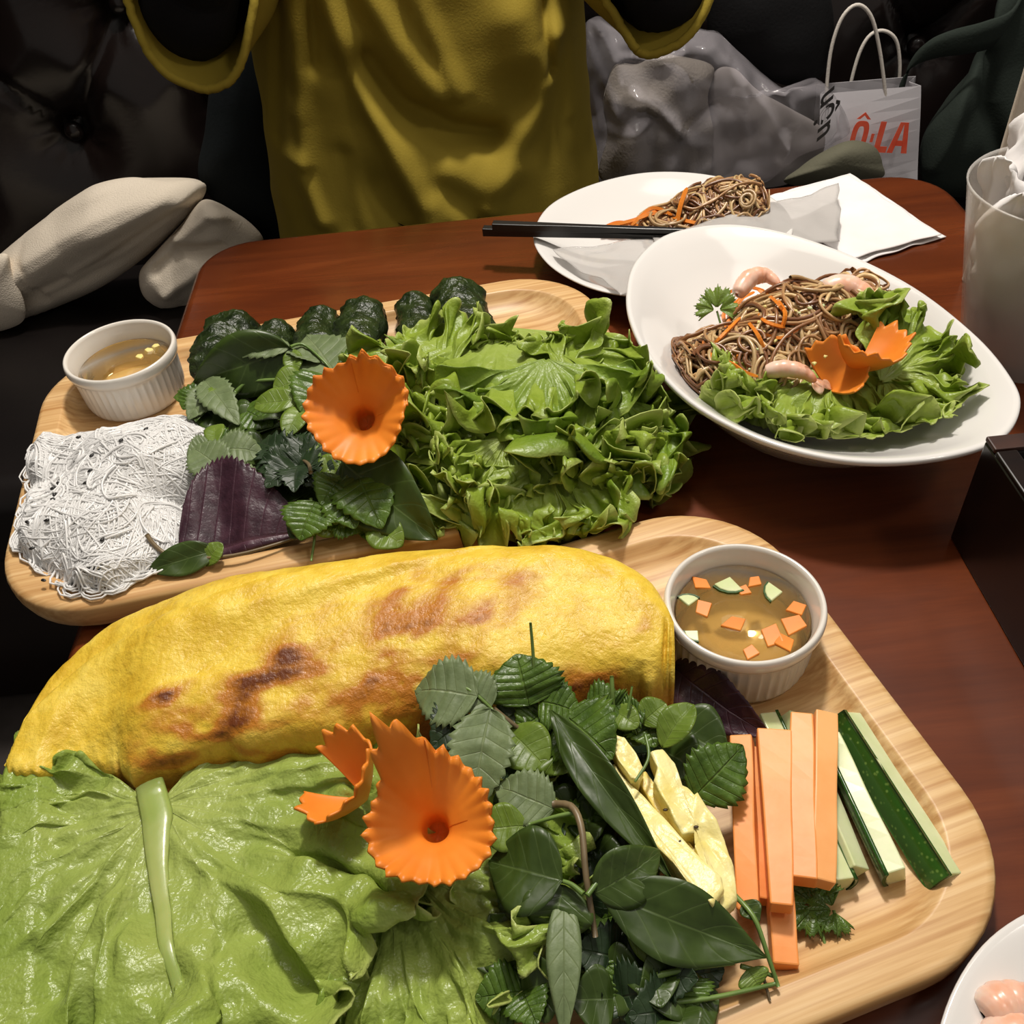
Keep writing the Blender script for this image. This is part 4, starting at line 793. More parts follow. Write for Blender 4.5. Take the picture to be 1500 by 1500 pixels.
# ------------------------------------------------------------------ noodles
def mound(domes):
    def h(x, y):
        z = np.zeros_like(np.asarray(x, dtype=float))
        q3 = np.stack([np.asarray(x, dtype=float), np.asarray(y, dtype=float), np.zeros_like(z)], -1); wob = 1+.16*noise3(q3, 45, 61)+.07*noise3(q3, 120, 62)
        for cx, cy, r, H_ in domes: z = z+(H_*np.clip(1-((x-cx)**2+(y-cy)**2)/(r*wob)**2, 0, None)**.55)**4
        return z**.25*(1+.10*noise3(q3, 60, 63))
    return h
def strands(h, zb, cen, rad, n, length, r, turn, bundle, spread, seed, colors=None, lift=.002, jit=.0006, sides=5, ns=34, wander=.35, bias=None):
    rg = np.random.default_rng(seed); vs_, fs_, cs_, k = [], [], [], 0
    for b in range(n):
        for _ in range(60):
            c = cen[rg.integers(len(cen))]; a = rg.uniform(0, 2*PI); q = math.sqrt(rg.uniform())*rad; x, y = c[0]+q*math.cos(a), c[1]+q*math.sin(a)
            if h(x, y) > .002: break
        d = rg.uniform(0, 2*PI) if bias is None else bias+rg.normal()*.6; kk = rg.normal()*turn; L = length*rg.uniform(.6, 1.25); st = L/ns; pts = []; dz = rg.uniform(0, lift); dk = rg.normal()*wander
        for i in range(ns):
            x += st*math.cos(d); y += st*math.sin(d); kk += dk*turn/ns*3+rg.normal()*turn*.10; d += kk*st
            if h(x, y) < .0015:                       # turn back towards the heap
                c = cen[0] if len(cen) == 1 else min(cen, key=lambda c: (c[0]-x)**2+(c[1]-y)**2); t = math.atan2(c[1]-y, c[0]-x); d += ((t-d+PI) % (2*PI)-PI)*.35
            pts.append((x, y))
        pts = np.array(pts); tn = np.gradient(pts, axis=0); tn /= np.linalg.norm(tn, axis=1)[:, None]+1e-9; nr = np.stack([-tn[:, 1], tn[:, 0]], 1)
        ph = rg.uniform(0, 6)
        for s in range(bundle):
            off = (s-(bundle-1)/2)*spread+rg.normal()*spread*.35; wv = off*(1+.35*np.sin(np.linspace(0, 5, ns)+ph+s))
            q = pts+nr*wv[:, None]; z = zb+h(q[:, 0], q[:, 1])+dz+rg.normal()*jit+.0008*np.sin(np.linspace(0, 9, ns)+s*1.3)
            v, f = tube(np.column_stack([q, z]), r*rg.uniform(.85, 1.15), sides, cap=False); vs_.append(v); fs_.append(f+k); k += len(v)
            if colors is not None: cs_.append(np.repeat(np.array([colors[rg.integers(len(colors))][:3]])*rg.uniform(.8, 1.15), len(v), 0))
    return np.vstack(vs_), np.vstack(fs_), (np.vstack(cs_) if colors is not None else None)
def heap(h, zb, x0, x1, y0, y1, n=70, drop=.0015):
    X, Y = np.meshgrid(np.linspace(x0, x1, n), np.linspace(y0, y1, n), indexing='ij'); Z = h(X, Y); Zt = zb+np.maximum(Z-drop, .0003)
    f = gridfaces(n, n); keep = (Z.ravel()[f] > .0004).any(1)
    return np.stack([X, Y, Zt], -1).reshape(-1, 3), f[keep][:, ::-1]
# white rice vermicelli on the back tray
zc = TFL+.001
def C2(x, y, h=.02): q = P(x, y, h); return (q.x, q.y)
c5, c6 = C2(118, 672, .022), C2(108, 736, .020)
c1, c2, c3_, c4 = C2(210, 678, .028), C2(136, 758, .026), C2(180, 782, .022), C2(250, 690, .024)
hv = mound([(*c1, .047, .034), (*c2, .041, .028), (*c3_, .040, .024), (*c4, .034, .022), (*c5, .030, .020), (*c6, .025, .018)])
zv = T0+.0115
cen = [c1, c2, c3_, c4, c5, c6]
v1, f1 = heap(hv, zv, -.36, -.14, .36, .60, 160, -.0005)
v2, f2, _ = strands(hv, zv, cen, .036, 130, .10, .0006, 22, 8, .0011, 3, lift=.0012, jit=.0003)
v3, f3, _ = strands(hv, zv, cen, .038, 40, .05, .0007, 60, 2, .0015, 4, lift=.0022)
v = np.vstack([v1, v2, v3]); f = np.vstack([f1, f2+len(v1), f3+len(v1)+len(v2)]); v[:, 2] += np.maximum(tray_h(v[:, 0], v[:, 1], TR2)-.0095, 0)
tag(mk('rice_vermicelli', v, f, M['vermicelli']), 'tangled white rice vermicelli noodles on the back tray', 'noodles', None, 'stuff')
def seed_mesh(p, a, L=.0017):
    U, Q = np.meshgrid(np.linspace(0, PI, 7), np.linspace(0, 2*PI, 8, endpoint=False), indexing='ij'); r = np.sin(U)*(1-.25*np.cos(U))
    x, y, z = L*np.cos(U), L*.6*r*np.cos(Q), L*.4*r*np.sin(Q); ca, sa = math.cos(a), math.sin(a)
    return np.stack([p[0]+x*ca-y*sa, p[1]+x*sa+y*ca, p[2]+z], -1).reshape(-1, 3), gridfaces(7, 8, cv=True)[:, ::-1]
for x, y in ((115, 640), (177, 645), (134, 667), (110, 678), (132, 689), (85, 708), (125, 707), (77, 715), (80, 724), (77, 731), (68, 762), (47, 803), (40, 765), (150, 790), (200, 703), (214, 628), (64, 850)):
    hh = .03
    for _ in range(6):
        q = P(x, y, hh); hh = .0115+float(hv(np.array([q.x]), np.array([q.y]))[0])+.0026+max(float(tray_h(q.x, q.y, TR2))-.0095, 0)
    q = P(x, y, hh); tag(mk('sesame_seed', *seed_mesh(q, random.uniform(0, 6)), M['sesame']), 'tiny black sesame seed sprinkled on the white noodles', 'sesame seed', 'sesame seeds on the noodles')

def settle(v, out, c, zr, smax=.80):         # keep loose strands inside a plate and above its surface
    v = v.copy(); d = v[:, :2]-c; an = np.arctan2(d[:, 1], d[:, 0]); r = np.hypot(d[:, 0], d[:, 1]); oo = out-c; oa = np.arctan2(oo[:, 1], oo[:, 0]); od = np.argsort(oa)
    lim = np.interp(an, oa[od], np.hypot(oo[od, 0], oo[od, 1]), period=2*PI); s_ = r/lim; s2 = np.where(s_ > smax*.85, smax*.85+smax*.15*np.tanh((s_-smax*.85)/(smax*.15)), s_)
    v[:, :2] = c+d*(s2/np.maximum(s_, 1e-6))[:, None]; v[:, 2] += zr*(np.interp(s2, [0, .5, .58, .68, .8, .9], [.42, .43, .47, .57, .75, .91])-.42); return v
# noodle salad on the front plate
NB = [srgb(170, 130, 88), srgb(140, 98, 62), srgb(192, 158, 112), srgb(118, 78, 50), srgb(200, 170, 122)]
zf = T0+FPZ*.43
d1, d2, d3, d4 = C2(1110, 520, .04), C2(1165, 480, .045), C2(1215, 490, .04), C2(1075, 545, .035)
d5 = C2(1255, 470, .035)
hn = mound([(*d1, .042, .026), (*d2, .044, .034), (*d3, .040, .026), (*d4, .034, .018), (*d5, .026, .015)])
v1, f1 = heap(hn, zf, .05, .32, .34, .66, 110, .003); k1 = np.repeat(np.array([NB[1][:3]]), len(v1), 0)*.6
v2, f2, k2 = strands(hn, zf, [d1, d2, d3, d4, d5], .032, 62, .14, .00125, 50, 3, .0027, 11, NB, lift=.008, jit=.001)
v3, f3, k3 = strands(hn, zf, [d1, d2, d3, d4, d5], .036, 70, .10, .0012, 95, 1, .002, 12, NB, lift=.012, jit=.002)
tag(mk('noodle_heap', settle(np.vstack([v1, v2, v3]), FOUT, FC, FPZ), np.vstack([f1, f2+len(v1), f3+len(v1)+len(v2)]), M['noodle'], col=np.vstack([k1, k2, k3])), 'heap of tangled brown noodles on the front oval plate', 'noodles', None, 'stuff')
def shred(pts, r, mat, label, group, name='carrot_shred', cat='carrot', sq=4):
    q = spline([P(*a) for a in pts], 14); v, f = tube(q, np.interp(np.linspace(0, 1, 14), [0, .1, .9, 1], [r*.5, r, r, r*.4]), sq); return tag(mk(name, v, f, mat, smooth=False), label, cat, group)
def onheap(x, y, h, zb, lift):
    hh = .05
    for _ in range(8):
        q = P(x, y, hh); hh = zb-T0+float(h(np.array([q.x]), np.array([q.y]))[0])+lift
    return (x, y, hh)
for a, b, c in (((1062, 480), (1085, 440), (1105, 428)), ((1075, 500), (1060, 460), (1090, 435)), ((1110, 425), (1135, 440), (1150, 460)), ((1040, 510), (1060, 490), (1085, 465)), ((1095, 470), (1110, 490), (1120, 512)), ((1030, 500), (1042, 520), (1060, 540)), ((1120, 490), (1145, 495), (1170, 482)), ((1205, 500), (1230, 490), (1255, 478)), ((1190, 520), (1215, 500), (1240, 500)), ((1090, 430), (1070, 455), (1068, 480)), ((1100, 445), (1120, 470), (1150, 480)), ((1045, 540), (1065, 530), (1090, 545)), ((1140, 440), (1150, 458), (1146, 480)), ((1065, 430), (1090, 420), (1120, 426)), ((1170, 530), (1195, 520), (1215, 510)), ((1080, 520), (1085, 540), (1110, 552))):
    shred([onheap(*a, hn, zf, .008), onheap(*b, hn, zf, .013), onheap(*c, hn, zf, .009)], .0013, M['carrot_flower'], 'thin orange carrot shred tangled in the brown noodle heap', 'carrot shreds in the noodle heap')
for i in range(26):
    x, y = random.uniform(1050, 1240), random.uniform(425, 545); a = onheap(x, y, hn, zf, .0105); q = P(*a); r = random.uniform(.0008, .0018)
    U, Q = np.meshgrid(np.linspace(0, PI, 5), np.linspace(0, 2*PI, 7, endpoint=False), indexing='ij'); rr = r*(1+.3*np.sin(3*Q+i)*np.sin(U))
    tag(mk('peanut_crumb', np.stack([q.x+rr*np.sin(U)*np.cos(Q), q.y+rr*np.sin(U)*np.sin(Q), q.z+rr*.7*np.cos(U)], -1).reshape(-1, 3), gridfaces(5, 7, cv=True)[:, ::-1], M['cuke_flesh'] if i % 3 == 0 else M['pineapple'], smooth=False), 'tiny crushed peanut crumb on the brown noodle heap', 'peanut crumb', 'peanut crumbs on the noodles')
def shrimp(pts, r, label, h=None):
    q = spline([P(*a) for a in pts], 40); u = np.linspace(0, 1, 40); R = r*np.interp(u, [0, .06, .25, .6, .9, 1], [.25, .8, 1.0, .85, .45, .15])*(1-.07*np.abs(np.sin(u*PI*6))**6)
    v, f = tube(q, R, 18); o = tag(mk('shrimp', v, f, M['shrimp']), label, 'shrimp', 'shrimps on the plates'); q2 = q[-1]; d = q[-1]-q[-4]; d /= np.linalg.norm(d)
    for s in (-1, 1):
        B = q2-d*.002; T_ = q2+d*.009+np.array([s*.004, s*.002, .001]); v, f, uv = leaf_mesh(B, T_, (0, -.3, 1), .006, 'oval', nu=8, nv=5); mk('tail_fin', v, f, M['shrimp'], parent=o, solid=.0004)
    return o
shrimp([(1205, 425, .060), (1235, 420, .061), (1262, 432, .058), (1275, 455, .053), (1270, 478, .050)], .0085, 'curled peeled shrimp behind the brown noodle heap')
shrimp([(1080, 432, .056), (1098, 408, .060), (1122, 404, .060), (1142, 418, .058)], .0065, 'peeled shrimp half buried at the noodle heap top')
shrimp([(1120, 545, .052), (1150, 540, .055), (1178, 546, .054), (1195, 560, .050)], .0055, 'pale shrimp piece between noodles and the plate lettuce')
coriander('bright coriander leaf on the left of the noodle heap', (1050, 455, .050), .0165, (-.3, -.6, .9), h=1, group='coriander on plate', rot=.3)
PLG = 'curly lettuce leaves on the noodle plate'
def flp(x, y):
    d = np.hypot((x-FC[0]), (y-FC[1])); return .43*FPZ+np.clip(d-.055, 0, .08)*.55
lettuce('curly lettuce leaf standing up behind the plate carrot flower', (1290, 560, .046), (1355, 455, .066), (-.2, -.8, .6), 'lettuce', PLG, fan=.9, ruff=.009, nf=6, droop=.03, seed=31)
lettuce('curly lettuce leaf at the pointed end of noodle plate', (1290, 545, .045), (1400, 590, .050), (.1, -.6, .9), 'lettuce', PLG, fan=1.1, ruff=.009, nf=6, droop=.05, seed=32, floor=flp)
lettuce('curly lettuce leaf along the front rim of noodle plate', (1215, 530, .045), (1260, 628, .047), (0, -.6, .9), 'lettuce', PLG, fan=1.2, ruff=.010, nf=7, droop=.05, seed=33, floor=flp)
lettuce('flat curly lettuce leaf in front of the noodle heap', (1170, 545, .043), (1120, 622, .046), (-.1, -.5, 1), 'lettuce', PLG, fan=1.15, ruff=.008, nf=7, droop=.02, seed=34, floor=flp)
carrot_flower(P(1252, 545, .052), (.25, .1, .95), (.6, .8, .2), 'carrot flower petals tucked into the plate lettuce', R=.022, depth=.020, turns=.62, rimf=bump_at(.8, .6, .3), seed=7, teeth=18, tooth=.003)
carrot_flower(P(1215, 572, .046), (-.1, -.2, 1), (-.6, .8, .2), 'smooth carrot petal between noodles and plate lettuce', R=.020, depth=.018, turns=.55, rimf=bump_at(.8, .6, .25), seed=9, teeth=16, tooth=.002)

# leftovers, chopsticks and rice paper on the back plate
zb2 = T0+BPZ*.43; e1, e2, e3 = C2(1035, 300, .025), C2(1075, 300, .025), C2(985, 325, .018)
hb_ = mound([(*e1, .034, .022), (*e2, .030, .020), (*e3, .028, .010)])
v2, f2, k2 = strands(hb_, zb2, [e1, e2], .026, 26, .12, .0013, 48, 3, .0028, 21, NB, lift=.005, jit=.001)
v3, f3, k3 = strands(hb_, zb2, [e1, e2, e3], .028, 22, .09, .0012, 90, 1, .002, 22, NB, lift=.010, jit=.002)
tag(mk('noodle_heap', settle(np.vstack([v2, v3]), BOUT, BC, BPZ, .9), np.vstack([f2, f3+len(v2)]), M['noodle'], col=np.vstack([k2, k3])), 'small leftover of brown noodles on the plate with chopsticks', 'noodles', None, 'stuff')
for pts in ([(890, 332, .020), (930, 322, .024), (965, 308, .026)], [(905, 335, .019), (945, 316, .025), (975, 312, .024)], [(925, 330, .022), (955, 305, .028), (985, 315, .026)], [(990, 335, .022), (997, 300, .036), (1006, 275, .042)], [(985, 318, .024), (1010, 325, .026), (1035, 330, .022)], [(1000, 330, .022), (1024, 318, .026), (1030, 335, .022)], [(880, 336, .018), (905, 326, .021), (935, 330, .021)]):
    shred(pts, .0018, M['carrot_flower'], 'orange carrot strip left on the plate with chopsticks', 'carrot strips on the back plate')
def chopstick(a, b, label):
    A, B = P(*a), P(*b); v, f, _ = stick_mesh(A, B, .0068, .0035, .0068, .0035, 0, 0, 6); return tag(bevel(mk('chopstick', v, f, M['black'], smooth=False), .0006, 2), label, 'chopstick', 'black chopsticks')
chopstick((708, 338, .029), (1010, 347, .031), 'black chopstick lying on the plate rim, lower of the pair')
chopstick((722, 331, .0345), (1005, 338, .036), 'black chopstick lying on the plate, resting against its twin')
def sheet(name, corners, mat, nu=40, nv=24, amp=.002, sc=30, seed=1, solid=.0004, edge=0, curl=0):
    q = [A3(P(*c)) for c in corners]; U, Q = np.meshgrid(np.linspace(0, 1, nu), np.linspace(0, 1, nv), indexing='ij'); U3, Q3 = U[..., None], Q[..., None]
    p = q[0]*(1-U3)*(1-Q3)+q[1]*U3*(1-Q3)+q[2]*U3*Q3+q[3]*(1-U3)*Q3
    nz = amp*noise3(p, sc, seed)+amp*.5*noise3(p, sc*2.3, seed+1); p = p.copy(); p[..., 2] += np.abs(nz)+curl*np.sin(PI*U)*np.sin(PI*Q)
    if edge: p[..., :2] += edge*np.stack([noise3(p, 60, 8), noise3(p, 60, 9)], -1)
    return mk(name, p.reshape(-1, 3), gridfaces(nu, nv)[:, ::-1], mat, solid=solid)
tag(sheet('rice_paper', [(812, 366, .026), (958, 352, .028), (985, 420, .030), (905, 434, .028)], M['rice_paper'], amp=.003, curl=.003, edge=.005), 'wet translucent rice paper on the plate below the chopsticks', 'rice paper', 'rice paper sheets')
tag(sheet('rice_paper', [(955, 350, .031), (1226, 272, .018), (1232, 356, .014), (990, 385, .030)], M['rice_paper'], amp=.003, seed=4, curl=.006, edge=.004), 'wet translucent rice paper reaching onto the white napkin', 'rice paper', 'rice paper sheets')
tag(sheet('napkin', [(1085, 300, .0012), (1246, 254, .0012), (1384, 348, .0010), (1215, 400, .0010)], M['tissue'], 60, 60, .0016, 26, 2, .0006, .002), 'crumpled white paper napkin near the table corner', 'napkin', 'white napkins on table')
tag(sheet('napkin', [(1090, 300, .0052), (1243, 257, .0050), (1376, 345, .0045), (1250, 378, .0045)], M['tissue'], 60, 60, .0014, 26, 5, .0006, .002), 'upper white napkin layer partly under the rice paper', 'napkin', 'white napkins on table')
# shrimp on the near plate
shrimp([(1440, 1490, .0185), (1470, 1472, .0190), (1505, 1470, .0190), (1540, 1490, .0185)], .0085, 'peeled pink shrimp on the white corner plate')
shrimp([(1445, 1535, .0185), (1490, 1520, .0195), (1540, 1535, .0195), (1570, 1560, .0185)], .009, 'second pink shrimp lying behind on the corner plate')

# ------------------------------------------------------------------ napkin cup, menu card, dark box at the side of the table
def frost():
    t = NT('frosted_cup'); t.base(srgb(246, 242, 236), .25, .5); tr = t.n('ShaderNodeBsdfTransparent'); tr.inputs[0].default_value = (.95, .93, .9, 1); mx = t.n('ShaderNodeMixShader'); mx.inputs[0].default_value = .66
    t.l(t.b.outputs[0], mx.inputs[1]); t.l(tr.outputs[0], mx.inputs[2]); t.l(mx.outputs[0], t.out.inputs[0]); return t.m
M['cup'] = frost()
bc = P(1482, 522, 0); CX, CY = bc.x, bc.y
cup = mk('napkin_cup', *lathe([(0, .0005), (.031, .0005), (.0335, .003), (.035, .010), (.0462, .065), (.0572, .119), (.0580, .121), (.0572, .122), (.0562, .119), (.0452, .065), (.0340, .014), (.030, .010), (0, .008)], 64, (CX, CY, T0)), M['cup']); tag(cup, 'translucent cup full of white paper napkins on the table', 'cup')
def tissue_leaf(ang, top, wd, lean, seed, label, rr=.014):
    n, m_ = 40, 26; U, Q = np.meshgrid(np.linspace(0, 1, n), np.linspace(-1, 1, m_), indexing='ij'); ca, sa = math.cos(ang), math.sin(ang)
    wloc = wd*(1-.55*U**4)*np.where(U < .7, .8+.3*U, 1.01); x = Q*wloc; z = .012+(top-.012)*U-.012*(Q**2)*U**3
    y = rr+lean*U**2+.013*noise3(np.stack([U*4, Q*2.4, U*0], -1), 1, seed)*(.2+U)+.005*noise3(np.stack([U*11, Q*6, U*0], -1), 1, seed+4)-.012*Q**2
    p = np.stack([CX+x*ca-y*sa, CY+x*sa+y*ca, T0+z], -1)
    lim = np.interp(p[..., 2]-T0, [.01, .065, .119], [.031, .0435, .0545]); d = np.hypot(p[..., 0]-CX, p[..., 1]-CY); k = np.where((p[..., 2]-T0 < .124) & (d > lim), lim/np.maximum(d, 1e-6), 1)
    p[..., 0] = CX+(p[..., 0]-CX)*k; p[..., 1] = CY+(p[..., 1]-CY)*k
    return tag(mk('paper_napkin', p.reshape(-1, 3), gridfaces(n, m_)[:, ::-1], M['tissue'], solid=.0008), label, 'napkin', 'napkins stuffed in the cup')
for k, (an, tp, wd, ln, rr, lab) in enumerate(((1.57, .142, .040, .012, .036, 'white napkin flaring out of the cup towards the other napkins'), (.9, .160, .040, .008, .026, 'tallest white napkin rising from the cup'), (2.3, .138, .042, .014, .034, 'white napkin bulging over the cup lip near the noodle plate'), (3.2, .128, .044, .008, .036, 'white napkin pressed flat inside the cup wall'), (0.0, .155, .040, .010, .030, 'white napkin folded against the cup wall by the menu'), (1.5, .156, .034, .004, .008, 'white napkin squeezed in the cup centre'), (4.6, .150, .040, .010, .030, 'white napkin at the outer side of the cup'))):
    tissue_leaf(an, tp, wd, ln, k+1, lab, rr)
M['card'] = plain('cream_card', srgb(214, 204, 188), srgb(206, 196, 180), 8, .5, .4)
ca_ = V(1462, 190, .602); bevel(tag(mk('menu_card', *box((ca_.x+.030, .602, T0+.11), (.048, .005, .22)), M['card'], smooth=False), 'plain cream menu card standing behind the napkin cup', 'menu card'), .0015, 2)
M['slate'] = plain('dark_grey_panel', srgb(52, 50, 54), srgb(44, 42, 46), 30, .5, .4)
bx0, by1, bh = .2405, .3485, .070; bx1, by0 = .375, .155
dbx = thing('wooden_box', ((bx0+bx1)/2, (by0+by1)/2, T0), 'black lacquered wooden box with worn brown top edge', 'box'); cxm, cym = (bx0+bx1)/2, (by0+by1)/2
for nm, c, sz in (('side_panel', (bx0+.005, cym, T0+bh/2), (.010, by1-by0, bh)), ('side_panel', (bx1-.005, cym, T0+bh/2), (.010, by1-by0, bh)), ('side_panel', (cxm, by1-.005, T0+bh/2), (bx1-bx0-.0204, .010, bh)), ('side_panel', (cxm, by0+.005, T0+bh/2), (bx1-bx0-.0204, .010, bh))):
    bevel(mk(nm, *box(c, sz), M['darkwood'], parent=dbx, smooth=False), .0012, 2)
bevel(mk('rim_strip', *box((cxm, by1-.005, T0+bh+.0015), (bx1-bx0, .0105, .003)), M['wornwood'], parent=dbx, smooth=False), .0008, 2)
for xx in (bx0+.005, bx1-.005): bevel(mk('rim_strip', *box((xx, cym-.0055, T0+bh+.0015), (.0105, by1-by0-.012, .003)), M['darkwood'], parent=dbx, smooth=False), .0008, 2)
bevel(mk('inner_panel', *box((cxm, cym, T0+bh-.012), (bx1-bx0-.021, by1-by0-.021, .006)), M['slate'], parent=dbx, smooth=False), .0008, 1)

# ------------------------------------------------------------------ cloth helpers for the things on the bench
def pillow(name, outline, y0, df, db, mat, parent=None, crump=.012, sc=9, seed=1, n=160, ridges=(), minz=None, power=.55, rid=.6, uvs=False):
    o = np.array(spline([(x, y, 0) for x, y in outline], n, True))[:, :2]; c = o.mean(0); pts = []
    ss = np.concatenate([np.linspace(.02, .9, 26), [.94, .97, .99, 1.0]])
    for side in (0, 1):
        for s in (ss if side == 0 else ss[::-1][1:]):
            row = []
            for q in o:
                px = c+(q-c)*s; b = (1-s**2.4)**power; row.append(tuple(V(px[0], px[1], y0-(df*b if side == 0 else -db*b))))
            pts.append(row)
    p = np.array(pts); n1 = noise3(p, sc, seed); n2 = noise3(p, sc*2.6, seed+1); rdg = (1-np.abs(noise3(p*np.array([1, 1, .55]), sc*1.5, seed+2))*2)
    k = len(ss); env = np.ones(len(p)); env[k-1] = .4
    p[..., 1] += (crump*(.6*n1+.35*n2)+crump*rid*rdg*.5)*env[:, None]
    for (pl, amp, wd) in ridges:
        w3 = np.array([tuple(V(x, y, y0-df)) for x, y in pl]); dm = np.full(p.shape[:2], 1e9)
        for a, b in zip(w3[:-1], w3[1:]):
            ab = (b-a)[[0, 2]]; ap = p[..., [0, 2]]-a[[0, 2]]; t = np.clip((ap@ab)/(ab@ab), 0, 1); dm = np.minimum(dm, np.linalg.norm(ap-t[..., None]*ab, axis=-1))
        fr = np.zeros(len(p)); fr[:k] = 1; p[..., 1] -= amp*np.exp(-(dm/wd)**2)*fr[:, None]
    if minz is not None: p[..., 2] = np.maximum(p[..., 2], minz+.0005)
    nr = len(p); f = gridfaces(nr, n, cv=True).tolist()+[list(range(n)), list(range((nr-1)*n, nr*n))[::-1]]
    return mk(name, p.reshape(-1, 3), f, mat, parent=parent)
def cloth(name, c1, c2, sc=260, rough=.85, bump=.4, sheen=0, spec=.2, wscale=(1, 1, 1)):
    t = NT(name); v = t.coord('Object', wscale); n = t.noise(v, sc, 3); n0 = t.noise(v, 9, 3); c = t.mix(n0, c1, c2); t.base(c, rough, spec); t.b.inputs['Sheen Weight'].default_value = sheen; t.bump(n, bump, .0012); return t.m
M['mustard'] = cloth('mustard_cotton', srgb(158, 138, 50), srgb(148, 128, 44), 420, .85, .25)
M['black_cloth'] = cloth('black_cloth', srgb(22, 21, 22), srgb(16, 16, 17), 260)
M['teal_cloth'] = cloth('dark_teal_cloth', srgb(24, 30, 32), srgb(19, 24, 26), 260)
M['cream_knit'] = cloth('cream_knit', srgb(234, 222, 204), srgb(220, 207, 187), 500, .9, .8)
M['green_canvas'] = cloth('dark_green_canvas', srgb(46, 54, 48), srgb(38, 45, 40), 300)
M['olive'] = cloth('olive_fabric', srgb(104, 102, 86), srgb(94, 92, 76), 300)
M['tweed'] = cloth('grey_tweed', srgb(158, 150, 142), srgb(132, 124, 118), 300, .9, 1.0)
M['greypaper'] = cloth('grey_paper', srgb(158, 150, 148), srgb(142, 135, 134), 30, .7, .2)
SEAT = T0-.30

# cream sweater on the bench
sw = thing('sweater', tuple(P(150, 370, -.29)), 'cream ribbed knit sweater crumpled on the bench', 'sweater')
pillow('body', [(-90, 470), (-30, 400), (40, 340), (110, 288), (150, 268), (220, 261), (290, 262), (300, 285), (262, 330), (215, 375), (150, 420), (80, 452), (0, 484), (-60, 500)], 1.23, .055, .05, M['cream_knit'], sw, .012, 7, 3, ridges=[([(0, 420), (120, 350), (250, 290)], .012, .018), ([(30, 385), (130, 322), (240, 280)], .006, .008), ([(60, 440), (170, 385), (240, 335)], .006, .006), ([(20, 372), (34, 420), (60, 452)], -.006, .006), ([(100, 410), (200, 345), (280, 290)], .007, .007), ([(20, 455), (140, 400), (250, 320)], -.014, .014), ([(60, 340), (180, 290), (280, 270)], -.006, .010)], minz=SEAT)
pillow('sleeve', [(205, 398), (228, 372), (262, 335), (300, 292), (345, 310), (385, 348), (370, 380), (320, 420), (270, 450), (235, 452), (210, 430)], 1.20, .04, .05, M['cream_knit'], sw, .016, 10, 8, ridges=[([(250, 360), (300, 320), (350, 318)], .012, .010), ([(225, 410), (262, 378), (320, 372)], -.014, .010), ([(240, 440), (290, 400), (340, 390)], .012, .010)], minz=SEAT)
pillow('cuff', [(-90, 400), (-20, 378), (10, 372), (18, 400), (36, 446), (30, 474), (-20, 490), (-90, 500)], 1.175, .02, .05, M['cream_knit'], sw, .006, 7, 5, minz=SEAT)
tag(pillow('jacket', [(292, 262), (300, 190), (310, 110), (330, 70), (395, 70), (420, 200), (425, 350), (385, 352), (340, 320)], 1.265, .03, .04, M['teal_cloth'], None, .012, 8, 4, minz=SEAT), 'dark teal jacket squeezed between the sweater and the person', 'jacket')

# white paper carrier bag
YP = 1.235
pb = thing('paper_bag', (V(1285, 270, YP).x, YP, SEAT), 'small white paper carrier bag with red lettering and rope handles', 'paper bag')
M['bagpaper'] = plain('white_bag_paper', srgb(206, 202, 206), srgb(196, 192, 196), 6, .6, .3, .15, 25, .004)
tl, tr_ = V(1204, 131, YP+.02), V(1345, 134, YP+.02); bl_, br_ = V(1200, 272, YP), V(1356, 274, YP); zt = tl.z
def bagbody():
    n = 14; rows = []; zt_ = (tl.z+tr_.z)/2
    for i in range(n):
        u = i/(n-1); L0 = A3(bl_)*(1-u)+A3(tl)*u; R0 = A3(br_)*(1-u)+A3(tr_)*u; z = SEAT+.001+(zt_-SEAT)*u; L0[2] = R0[2] = z
        L0[1] += .004*math.sin(u*7); R0[1] += .004*math.sin(u*5); dp = np.array([.006, .075*(1-.55*u), 0]); m_ = (L0+R0)/2; rows.append([L0, m_+np.array([0, -.004*math.sin(u*PI), 0]), R0, R0+dp*.5+np.array([-.012*u, 0, 0]), R0+dp, m_+dp, L0+dp, L0+dp*.5+np.array([.012*u, 0, 0])])
    return np.array(rows).reshape(-1, 3), gridfaces(n, 8, cv=True)[:, :].tolist()+[list(range(8))]
v, f = bagbody(); mk('body', v, f, M['bagpaper'], parent=pb, smooth=False, solid=.0008)
M['rope'] = plain('white_rope', srgb(214, 206, 196), None, rough=.8, bump=.6, bscale=500)
for pts, yy in (([(1212, 150), (1211, 128), (1218, 70), (1234, 25), (1256, 7), (1276, 24), (1288, 70), (1296, 128), (1297, 150)], YP+.018), ([(1244, 150), (1245, 128), (1258, 80), (1274, 52), (1294, 45), (1312, 58), (1318, 90), (1317, 128), (1317, 150)], YP+.058)):
    mk('handle', *tube(spline([V(x, y, yy) for x, y in pts], 40), .0024, 8), M['rope'], parent=pb)
